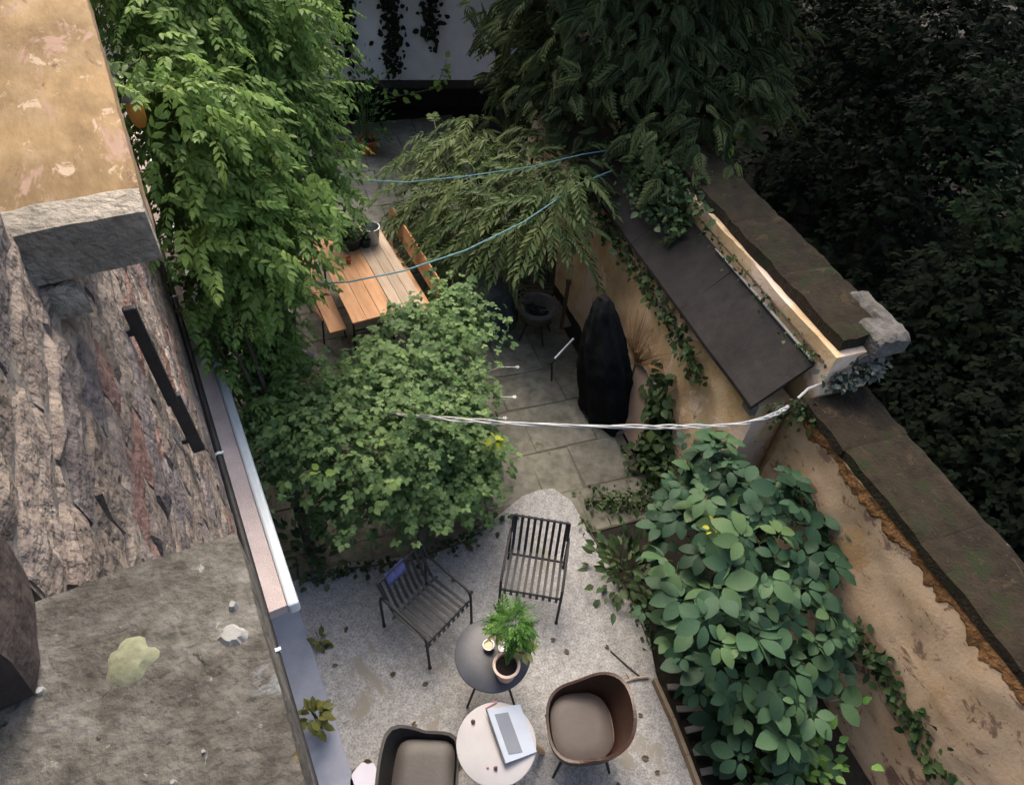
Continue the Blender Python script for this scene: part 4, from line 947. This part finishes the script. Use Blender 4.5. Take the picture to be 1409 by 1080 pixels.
# --- climbing vine on the house
vb = F(4.2, .15, 0); vine = thing('climbing_vine', 'big bright green climbing vine with feathery leaves on the house front', 'vine', vb)
Tv = [T_pinnate(1, 5, .31, .135, .55, T_mid), T_pinnate(1, 4, .34, .155, .4, T_mid), T_pinnate(1, 5, .29, .125, .8, T_mid)]
def vcut(p): v = Vector(p); return v.dot(FN) > .07 and v.dot(FU) > 2.3
vel = [E(235, 40, 4.2, .75, .85, .75), E(300, 90, 3.7, .85, .9, .9), E(240, 200, 3.9, .50, .6, .7), E(330, 215, 3.3, .8, .85, .8), E(318, 120, 3.0, .52, .7, .8), E(327, 250, 2.9, .45, .55, .6), E(300, 330, 3.1, .65, .7, .7),
       E(322, 340, 2.5, .38, .5, .6), E(270, 420, 2.6, .36, .5, .6), E(290, 440, 2.0, .24, .42, .6), E(305, 510, 1.9, .3, .45, .6), E(350, 20, 3.4, .75, 1.0, .9), E(250, -60, 4.6, 1, 1.1, .8), E(350, 222, 2.75, .26, .28, .25), E(312, 325, 2.2, .2, .25, .25), E(350, 590, 1.4, .35, .4, .5), E(405, 248, 2.6, .12, .12, .10), E(338, 405, 2.2, .26, .3, .45), E(352, 485, 1.7, .26, .3, .45), E(350, 545, 1.5, .3, .3, .45), E(335, 600, 1.4, .28, .3, .45)]
tp = foliage(vine, Tv, M_vine, vel, 1450, 6, .225, 300, 'leaf', .15, .2, cut=vcut, seed=1, lo=.62, upw=1.2, rough=.35)
limbs(vine, vb, [e[:3] for e in vel if e[2] > 1.5], .06, M_bark, 'stem', 16, .8)

# --- bush in the middle
bb_ = P(560, 690, 0); bush = thing('garden_bush', 'dense green leafy bush between the tables and the slatted chairs', 'bush', bb_)
Tb = [T_cluster(3, .6, .46, 1.0, .35), T_cluster(3, .55, .44, 1.25, .4), T_cluster(4, .5, .40, 1.4, .3), T_cluster(5, .42, .34, 1.7, .4)]
bel = [E(530, 545, 1.5, .4, .42, .4), E(425, 590, 1.5, .42, .42, .45), E(585, 550, 1.45, .44, .44, .44), E(630, 510, 1.2, .3, .3, .35), E(500, 630, 1.4, .55, .55, .55), E(600, 640, 1.2, .48, .45, .5), E(650, 610, .95, .3, .35, .4), E(545, 690, .85, .5, .35, .45), E(635, 675, .75, .38, .28, .38), E(480, 700, .65, .3, .3, .4),
       E(585, 480, 1.5, .33, .33, .28), E(572, 445, 1.6, .16, .15, .15), E(645, 455, 1.3, .2, .2, .24), E(615, 415, 1.55, .14, .14, .2), E(505, 530, 1.4, .27, .3, .27), E(655, 560, 1.0, .22, .22, .3), E(400, 620, 1.5, .35, .4, .5), E(665, 650, .7, .2, .22, .3)]
lobes = []
for e in bel:
    for q in range(4):
        d_ = RNG.normal(size=3); d_ /= np.linalg.norm(d_); d_[2] = abs(d_[2])*.9-.1; f_ = rnd(.45, .95); r_ = rnd(.13, .25)*(.7 if e[3] < .3 else 1)
        lobes.append((e[0]+d_[0]*e[3]*f_, e[1]+d_[1]*e[4]*f_, e[2]+d_[2]*e[5]*f_, r_, r_, r_*rnd(.7, 1.3)))
foliage(bush, Tb, M_bush, [(e[0], e[1], e[2]-.08, e[3]*.78, e[4]*.78, e[5]*.8) for e in bel], 300, 6, .11, 0, 'leaf', .08, .08, lo=.6, seed=22, sjit=.4, upw=1.5, flat=.7, rough=.5, stuffname='inner_foliage')
foliage(bush, Tb, M_bush, lobes, 540, 7, .125, 300, 'leaf', .10, .08, lo=.6, seed=2, sjit=.4, upw=1.5, flat=.7, rough=.55)
foliage(bush, Tb, M_bush, [(e[0], e[1], e[2]+.06, e[3]*1.22, e[4]*1.22, e[5]*1.2) for e in bel if e[2] > 1], 60, 6, .12, 0, 'leaf', .06, .0, lo=.9, rough=.8, seed=12, upw=1.4, stuffname='outer_sprigs')
limbs(bush, bb_, [e[:3] for e in bel], .05, M_bark, 'stem', 20, .5)
yl = [P(680, 607, 1.35), P(688, 600, 1.35), P(440, 648, 1.75)]
balls(bush, [T_leaf(1, .8)], M_yellow, yl[0], 9, (.06, .06, .05), .075, 'yellow_leaf'); balls(bush, [T_leaf(1, .8)], M_lime_leaf, yl[2], 5, (.06, .06, .05), .075, 'pale_leaf')
# little white flowers at its edge
for (x, y) in ((712, 505), (708, 546), (695, 575)):
    q = P(x, y, .95); fw = MB()
    for k in range(5):
        a = k*1.257; fw.add([q, q+Vector((math.cos(a-.4)*.018, math.sin(a-.4)*.018, .006)), q+Vector((math.cos(a)*.03, math.sin(a)*.03, .0)), q+Vector((math.cos(a+.4)*.018, math.sin(a+.4)*.018, .006))], [(0, 1, 2, 3)])
    fw.tube([q, q+Vector((-.2, .0, -.02)), q+Vector((-.42, .0, -.16))], .003, 4); build('flower', fw, M_wh, bush)

# --- large-leaved shrub by the wall
sb_ = P(985, 930, 0); shrub = thing('large_leaved_shrub', 'shrub with broad bluish green leaves in front of the ochre wall', 'shrub', sb_)
Ts = [T_cluster(5, .62, .38, 1.6, .35, 1), T_cluster(3, .68, .44, 1.2, .3, .8), T_cluster(4, .64, .40, 1.5, .35, 1), T_cluster(5, .55, .36, 1.9, .5, 1)]
sel = [E(985, 690, 1.35, .33, .38, .35), E(1040, 700, 1.4, .3, .35, .35), E(945, 745, 1.0, .3, .3, .3), E(1000, 790, 1.25, .45, .45, .45), E(1080, 760, 1.35, .3, .33, .35), E(955, 835, .85, .28, .3, .3), E(1010, 870, 1.05, .5, .45, .45), E(1090, 850, 1.2, .24, .32, .38), E(1000, 930, .6, .2, .3, .25), E(1055, 965, .75, .33, .35, .4), E(1085, 940, .9, .2, .28, .3), E(1045, 1040, .5, .22, .3, .25), E(1062, 1050, .6, .26, .28, .3), E(990, 640, 1.5, .2, .2, .25)]
def scut(p): return Vector(p).dot(GM) < 3.80
foliage(shrub, Ts, M_shrub, sel, 205, 2, .27, 300, 'leaf', .10, .12, lo=.55, rough=.5, sjit=.45, seed=3, upw=1.1, flat=.6, cut=scut)
limbs(shrub, sb_, [e[:3] for e in sel], .045, MATS['green_stem'], 'stem', 16, .4)
q = P(985, 730, 1.62); balls(shrub, [T_leaf(1, .7)], M_yellow, q, 8, (.07, .18, .04), .09, 'yellow_leaf')
# low bright fern-like plants under it
for (x, y, z_, n, sp, lab) in ((1070, 1070, .5, 120, .35, 'low dark green plant in the bed at the wall foot'), (1000, 1000, .3, 50, .16, 'small round-leaved plant beside the edging board')):
    c = P(x, y, .02); t = thing('bed_plant', lab, 'plant', c); stems(t, c, 9, sp, z_, M_stem, .006); tuft(t, [T_leaf(1, .75)], M_herb, c, n, sp*1.3, z_*1.6, .11)

# --- sumac with drooping fronds
TF = [T_frond(), T_frond(.55, 9, .14, .048), T_frond(.68, 11, .15, .048)]
def sumac(base, heads, nf, label, size=1.0):
    t = thing('sumac', label, 'shrub', base); tr = MB(); pos = []; B = []; S = []
    for hd in heads:
        hd = Vector(hd); md = base.lerp(hd, .5)+Vector((rnd(-.2, .2), rnd(-.2, .2), .1)); tr.tube([base, md, hd], [.035, .025, .012], 6)
        for k in range(nf):
            a = 2*math.pi*(k+rnd(-.3, .3))/nf; el = rnd(-.25, .45)
            d = np.array([math.cos(a)*math.cos(el), math.sin(a)*math.cos(el), math.sin(el)]); pos.append(np.array(hd)+d*.03+np.array([0, 0, rnd(-.25, .05)])); B.append(basis(d[None], np.array([[0, 0, 1.]]))[0]); S.append(size*rnd(.75, 1.15))
    build('trunk', tr, M_bark, t, smooth=True); pos = np.array(pos); B = np.array(B); S = np.array(S)
    ix = np.arange(len(pos)); keep = ix[:300]; rest = ix[300:]
    singles('frond', TF, pos[keep], B[keep], S[keep], M_sumac, t)
    if len(rest): stuff(merged('foliage', TF, pos[rest], B[rest], S[rest], np.clip(RNG.random(len(rest)), 0, 1), M_sumac, t))
hs = [P(x, y, z_) for x, y, z_ in ((640, 185, 1.9), (690, 200, 2.1), (600, 205, 1.6), (740, 190, 2.2), (655, 240, 1.9), (700, 255, 2.1), (620, 265, 1.5), (760, 240, 2.4), (790, 210, 2.5), (785, 245, 2.4), (660, 290, 1.7), (710, 300, 1.9), (760, 285, 2.2), (770, 305, 2.0), (625, 315, 1.2), (590, 250, 1.3), (570, 215, 1.1), (670, 330, 1.4), (585, 290, 1.0), (650, 165, 2.0), (725, 225, 2.3), (565, 262, 1.1), (600, 180, 1.7))]
sumac(P(690, 330, 0), hs, 13, 'sumac with long drooping feathery fronds left of the felt ledge')
hs2 = [P(x, y, z_) for x, y, z_ in ((560, 290, .8), (600, 330, .8), (640, 350, .9), (575, 330, .6), (600, 290, 1.0), (620, 365, .6))]
sumac(P(610, 320, 0), hs2, 12, 'low sumac shoots growing behind the bench backrest', .8)

# --- conifer at the end of the wall
TC = [T_spray(1, 8), T_spray(1, 7)]
cb_ = P(870, 165, 0); con = thing('conifer', 'tall dark conifer with flat drooping sprays at the far end of the wall', 'tree', Vector((cb_.x, cb_.y, 0)))
cel = [E(785, 60, 2.9, .8, .9, 1.0), E(850, 90, 3.0, 1.0, .9, .9), E(940, 80, 3.2, .9, .9, .9), E(900, 20, 3.6, 1.2, 1.1, 1.1), E(1000, 60, 3.2, .55, .6, .7), E(960, 190, 2.9, .5, .5, .5), E(755, 130, 2.2, .55, .6, .7), E(830, 0, 3.6, 1.1, 1.2, 1.2), E(990, 140, 3.0, .4, .4, .6), E(740, 20, 3.1, .6, .8, .9)]
x0, y0 = cel[3][0], cel[3][1]+.4
cel += [(x0, y0, 5.2, 1.6, 1.6, 1.4), (x0, y0+.2, 7.0, 1.3, 1.3, 1.4), (x0, y0+.2, 8.8, .9, .9, 1.3)]
foliage(con, TC, M_conif, cel, 1100, 5, .36, 300, 'spray', .16, .5, lo=.72, rough=.45, seed=4, upw=.8)
limbs(con, (x0, y0, 0), [(x0, y0, 8.8)]+[e[:3] for e in cel[:10]], .16, M_bark, 'trunk', 14, .9)

# --- ivy: over the felt ledge, on the wall, hanging on the shed
Ti = [T_leaf(1, .85, .15, .1), T_leaf(1, .7, .1, .15)]
def ivy(label, pts, n, rad, size, mt=None, cat='ivy', name='ivy', nrm=None, hang=0, sing=0):
    """pts: a runner; leaves scattered round it"""
    pts = [Vector(p) for p in pts]; t = thing(name, label, cat, pts[0]); mb = MB(); mb.tube(pts, [.010]*(len(pts)-1)+[.003], 5); build('runner', mb, M_bark, t)
    tt = RNG.random(n)*(len(pts)-1); k = np.minimum(tt.astype(int), len(pts)-2); A = np.array(pts); base = A[k]+(A[k+1]-A[k])*(tt-k)[:, None]
    rr = np.array(rad) if hasattr(rad, '__len__') else np.array([rad]*3)
    pos = base+RNG.normal(size=(n, 3))*rr*.5; pos[:, 2] -= np.abs(RNG.normal(size=n))*hang
    d = RNG.normal(size=(n, 3))+np.array([0, -.4, -.35]); up = np.tile(np.array([nrm or (0, 0, 1.)], float), (n, 1))+RNG.normal(size=(n, 3))*.35
    low = np.array([noise.noise(Vector(p)*2) for p in pos]); tint = np.clip(.5+.4*low+RNG.normal(size=n)*.18, 0, 1)
    stuff(merged('foliage', Ti, pos, basis(d, up), size*(1+RNG.uniform(-.35, .35, n)), tint, mt or M_ivy, t)); return t
ivy('ivy mat hanging over the far end of the felt ledge', [G(7.6, 4.25, 2.75), G(6.9, 4.0, 2.6), G(6.3, 3.85, 2.45), G(5.7, 3.9, 2.45)], 1300, (.28, .4, .1), .085)
ivy('ivy trailing on the far coping under the conifer', [G(8.8, 4.3, 2.85), G(7.9, 4.2, 2.85), G(7.1, 4.15, 2.8), G(6.4, 4.08, 2.72), G(5.6, 4.02, 2.66)], 1500, (.3, .45, .08), .085)
ivy('ivy sprig lying across the felt ledge', [G(5.9, 4.05, 2.6), G(5.6, 3.92, 2.40), G(5.45, 3.76, 2.22)], 130, (.10, .10, .04), .07)
ivy('ivy growing along the wall just below the felt ledge', [G(7.6, 3.56, 1.86), G(6.6, 3.57, 1.80), G(5.6, 3.57, 1.76), G(4.7, 3.56, 1.72), G(4.1, 3.55, 1.6)], 620, (.05, .26, .16), .07, nrm=(-.9, -.3, .5))
ivy('ivy clump on the wall under the felt ledge corner', [G(4.7, 3.5, 1.0), G(4.4, 3.45, .7), G(4.1, 3.4, .4)], 230, (.12, .2, .25), .12, nrm=(-.7, -.3, .7))
ivy('greyish weeds growing on the crumbled coping end', [G(3.10, 4.1, 2.35), G(3.05, 4.35, 2.45), G(3.15, 4.6, 2.45)], 330, (.10, .10, .10), .06, leafmat('grey_weed', [(.05, .065, .055), (.10, .12, .105), (.17, .19, .17)], .15), 'weeds', 'weeds')
ivy('short green weeds where cable meets the ledge', [G(3.2, 3.7, 2.02), G(3.1, 3.9, 2.12), G(2.9, 3.95, 2.12)], 150, (.08, .08, .08), .05, None, 'weeds', 'weeds', hang=.08)
ivy('moss and weeds along the ochre strip above the felt ledge', [G(3.2, 4.02, 2.5), G(4.5, 4.02, 2.52), G(6, 4.02, 2.52)], 200, (.03, .5, .05), .045, None, 'weeds', 'weeds', nrm=(-.9, -.3, .4))
ivy('dark weeds rooted low on the ochre wall face', [G(1.55, 3.8, .95), G(1.1, 3.83, 1.0), G(.7, 3.84, .95), G(.35, 3.84, .85)], 260, (.07, .16, .16), .085, nrm=(-.9, -.3, .5), cat='weeds', name='weeds')
ivy('dark leafy sprigs high on the ochre wall behind the shrub', [G(2.75, 3.80, 1.45), G(2.3, 3.82, 1.35), G(1.9, 3.82, 1.15)], 90, (.06, .12, .12), .085, nrm=(-.9, -.3, .5), cat='weeds', name='weeds')
ivy('small flowering weeds where gravel meets flagstones', [P(812, 690, .06), P(840, 688, .1), P(870, 690, .1), P(895, 680, .08)], 420, (.16, .14, .12), .05, None, 'weeds', 'weeds')
ivy('dark plants at the wall foot beyond the weeds', [P(870, 640, .15), P(895, 610, .25), P(915, 640, .3), P(900, 670, .2)], 380, (.16, .16, .22), .08, None, 'plant', 'bed_plant')
ivy('low weeds spilling over the gravel below the bush', [P(420, 800, .1), P(480, 782, .1), P(560, 772, .12), P(640, 745, .1), P(700, 705, .1)], 300, (.12, .10, .08), .06, None, 'weeds', 'weeds')
ivy('sparse weeds along the gravel edge by the large-leaved shrub', [P(800, 712, .08), P(835, 770, .08), P(870, 825, .08), P(893, 885, .08)], 150, (.07, .10, .06), .05, None, 'weeds', 'weeds')
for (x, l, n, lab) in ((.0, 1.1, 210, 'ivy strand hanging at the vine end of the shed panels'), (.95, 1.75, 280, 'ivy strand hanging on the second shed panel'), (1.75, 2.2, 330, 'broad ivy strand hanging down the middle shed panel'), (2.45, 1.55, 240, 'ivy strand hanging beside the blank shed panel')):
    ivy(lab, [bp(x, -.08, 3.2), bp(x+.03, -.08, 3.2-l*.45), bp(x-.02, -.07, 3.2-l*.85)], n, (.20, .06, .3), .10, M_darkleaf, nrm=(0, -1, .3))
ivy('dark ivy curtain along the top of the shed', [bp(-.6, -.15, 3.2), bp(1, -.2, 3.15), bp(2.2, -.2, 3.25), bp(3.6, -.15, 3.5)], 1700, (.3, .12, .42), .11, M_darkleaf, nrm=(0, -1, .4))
ivy('thin leafy climber hanging in front of the shed base', [bp(.8, -.25, 2.1), bp(1.2, -.3, 1.5), bp(1.75, -.3, .95), bp(2.5, -.3, 1.1), bp(2.7, -.25, 1.6)], 46, (.1, .05, .1), .13, M_lime_leaf, 'climber', 'climber', nrm=(0, -.7, .7))

# --- small plants
c = G(6.35, 4.66, 2.72); c = Vector(c); t = thing('wall_sapling', 'yellow-green sapling sprouting beside the far coping', 'plant', c); build('stem', MB().tube([c, c+Vector((.05, 0, .12)), c+Vector((.12, -.02, .18))], [.008, .006, .003], 5), M_stem, t); balls(t, [T_leaf(1, .6)], M_lime_leaf, c+Vector((.12, -.02, .16)), 9, (.1, .1, .05), .2, 'leaf')
c = P(441, 1000, PZ+.05); t = thing('plinth_plant', 'small olive-leaved plant growing beside the blue-grey plinth slab', 'plant', c); stems(t, c, 7, .12, .42, M_stem, .005); balls(t, T_ov, leafmat('olive_leaf', [(.05, .07, .018), (.10, .115, .03), (.17, .16, .04)]), c+Vector((0, 0, .3)), 46, (.11, .15, .17), .10, 'leaf')
c = P(441, 884, PZ+.01); t = thing('weed_rosette', 'flat dark weed rosette on the gravel beside the plinth slab', 'plant', c); build('root_crown', MB().lathe([(.02, 0), (.015, .02), (.004, .03)], c, 8), M_stem, t); balls(t, T_ov, MATS['olive_leaf'], c+Vector((0, 0, .03)), 9, (.07, .09, .01), .10, 'leaf')
# --- hidden soil plants behind bush / shade edge
for (x, y, n, rad, lab) in ((430, 770, 90, .2, 'low dark plants under the bush by the house corner'), (600, 330, 300, .5, 'dark undergrowth below the sumac behind the bench'), (780, 350, 300, .4, 'dark undergrowth between sumac and ochre wall'), (850, 800, 160, .25, 'low leafy weeds along the gravel edge below the shrub')):
    c = P(x, y, .02); t = thing('undergrowth', lab, 'plant', c); stems(t, c, 8, rad, .3, M_stem, .005); tuft(t, T_ov, M_ivy, c, n, rad*1.6, .6, .11)

# --- dark trees and hedges beyond the wall, and tall unseen trees added to shade this corner
Td = [T_cluster(4, .6, .4, 1.4, .3), T_cluster(3, .6, .45, 1.1, .3)]
def tree(base, ells, tw, per, size, label, r0=.14, mt=None, name='tree', grp=None, sing=0, spread=.2):
    t = thing(name, label, 'tree', Vector((base[0], base[1], 0)), grp)
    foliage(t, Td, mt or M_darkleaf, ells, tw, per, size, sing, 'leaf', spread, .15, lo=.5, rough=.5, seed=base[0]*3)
    limbs(t, (base[0], base[1], 0), [e[:3] for e in ells], r0, M_bark, 'trunk', 10, .8)
a = P(1200, 330, .6); tree(a, [E(1150, 220, 1.0, .8, 1, .8), E(1230, 300, .9, .8, 1, .8), E(1300, 200, 1.6, 1, 1, 1), E(1180, 120, 1.5, 1.0, 1.1, 1)], 480, 6, .20, 'dark leafy tree beyond the far coping stones')
a = P(1330, 430, .6); tree(a, [E(1330, 420, 1.2, .7, .8, .7), E(1260, 470, .7, .6, .7, .6), E(1390, 480, 1.0, .7, .8, .8), E(1290, 560, .5, .5, .6, .6)], 420, 6, .19, 'dark bushy tree beyond the crumbled coping end')
a = P(1380, 640, .4); tree(a, [E(1370, 620, .8, .6, .7, .6), E(1409, 700, .6, .5, .6, .6), E(1320, 640, .3, .4, .5, .5), E(1450, 580, 1.0, .8, .8, .8)], 360, 6, .17, 'dark low tree close behind the near coping')
a = P(1390, 300, 1.2); tree(a, [E(1380, 300, 2.0, .5, .5, .5), E(1405, 340, 1.8, .45, .5, .6), E(1350, 180, 2.0, .9, 1, .8)], 300, 6, .18, 'slightly paler leafy tree standing deep behind the wall', mt=leafmat('mid_dark_leaf', [(.006, .014, .005), (.014, .028, .009), (.035, .06, .016)], .15, .85))
a = P(1200, 30, 1); tree(a, [E(1150, 40, 2.2, 1.1, 1.2, 1), E(1300, 60, 2.5, 1.2, 1.2, 1.1), E(1250, -60, 2.6, 1.5, 1.5, 1.4)], 480, 6, .22, 'large dark tree behind the conifer')
for (x, y, zc, r, lab) in ((7.0, 6.5, 8.0, 2.9, 'unseen tall shade tree over the neighbouring garden'), (3.6, 13.5, 7.4, 2.3, 'unseen tall shade tree behind the conifer'), (9.5, 12.0, 7.6, 3.2, 'unseen tall shade tree behind the dark hedge'), (8.5, 1.0, 8.2, 2.6, 'unseen tall shade tree beside the near wall'), (-.5, 18.5, 7.4, 2.9, 'unseen tall shade tree behind the garden shed'), (-6.5, 18.0, 7.6, 2.8, 'unseen tall shade tree beyond the vine-covered house end')):
    bx0, by0 = (x, y) if x < 4 else (max(x+2.5, 10.5), y-1.0)
    tree((bx0, by0, 0), [(x, y, zc, r, r, r*.8), (x+r*.6, y+.5, zc+1, r*.7, r*.7, r*.7), (x-r*.5, y-.4, zc+1.2, r*.6, r*.7, r*.6)], 420, 5, .55, lab, .25, name='unseen_shade_tree', spread=.3)
npos = []
while len(npos) < 5200:
    p_ = G(rnd(-3, 20), 4.9+abs(random.gauss(0, 1))*5, rnd(.02, .55))
    npos.append((p_.x, p_.y, p_.z+.35*noise.noise(Vector((p_.x*.6, p_.y*.6, 3)))))
npos = np.array(npos); n_ = len(npos); dd_ = RNG.normal(size=(n_, 3))*np.array([1, 1, .3]); up_ = np.tile([[0, 0, 1.]], (n_, 1))+RNG.normal(size=(n_, 3))*.4
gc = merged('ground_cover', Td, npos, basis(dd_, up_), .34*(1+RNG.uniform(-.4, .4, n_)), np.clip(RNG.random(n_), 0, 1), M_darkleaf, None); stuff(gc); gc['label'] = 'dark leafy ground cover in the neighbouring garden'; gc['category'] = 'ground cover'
# hedge mass further back
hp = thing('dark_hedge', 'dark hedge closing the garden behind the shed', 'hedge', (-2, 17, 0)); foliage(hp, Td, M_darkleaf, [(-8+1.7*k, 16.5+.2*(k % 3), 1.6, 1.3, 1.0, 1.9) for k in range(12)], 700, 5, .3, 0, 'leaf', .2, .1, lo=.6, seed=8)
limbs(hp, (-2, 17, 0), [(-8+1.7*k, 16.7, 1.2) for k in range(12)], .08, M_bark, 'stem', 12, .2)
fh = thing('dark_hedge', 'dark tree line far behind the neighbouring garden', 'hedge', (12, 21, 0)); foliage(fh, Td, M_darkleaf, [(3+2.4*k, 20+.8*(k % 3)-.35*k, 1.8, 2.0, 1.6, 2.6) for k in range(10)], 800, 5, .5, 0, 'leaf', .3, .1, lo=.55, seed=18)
limbs(fh, (12, 21, 0), [(3+2.4*k, 20-.3*k, 1.4) for k in range(10)], .1, M_bark, 'stem', 12, .2)
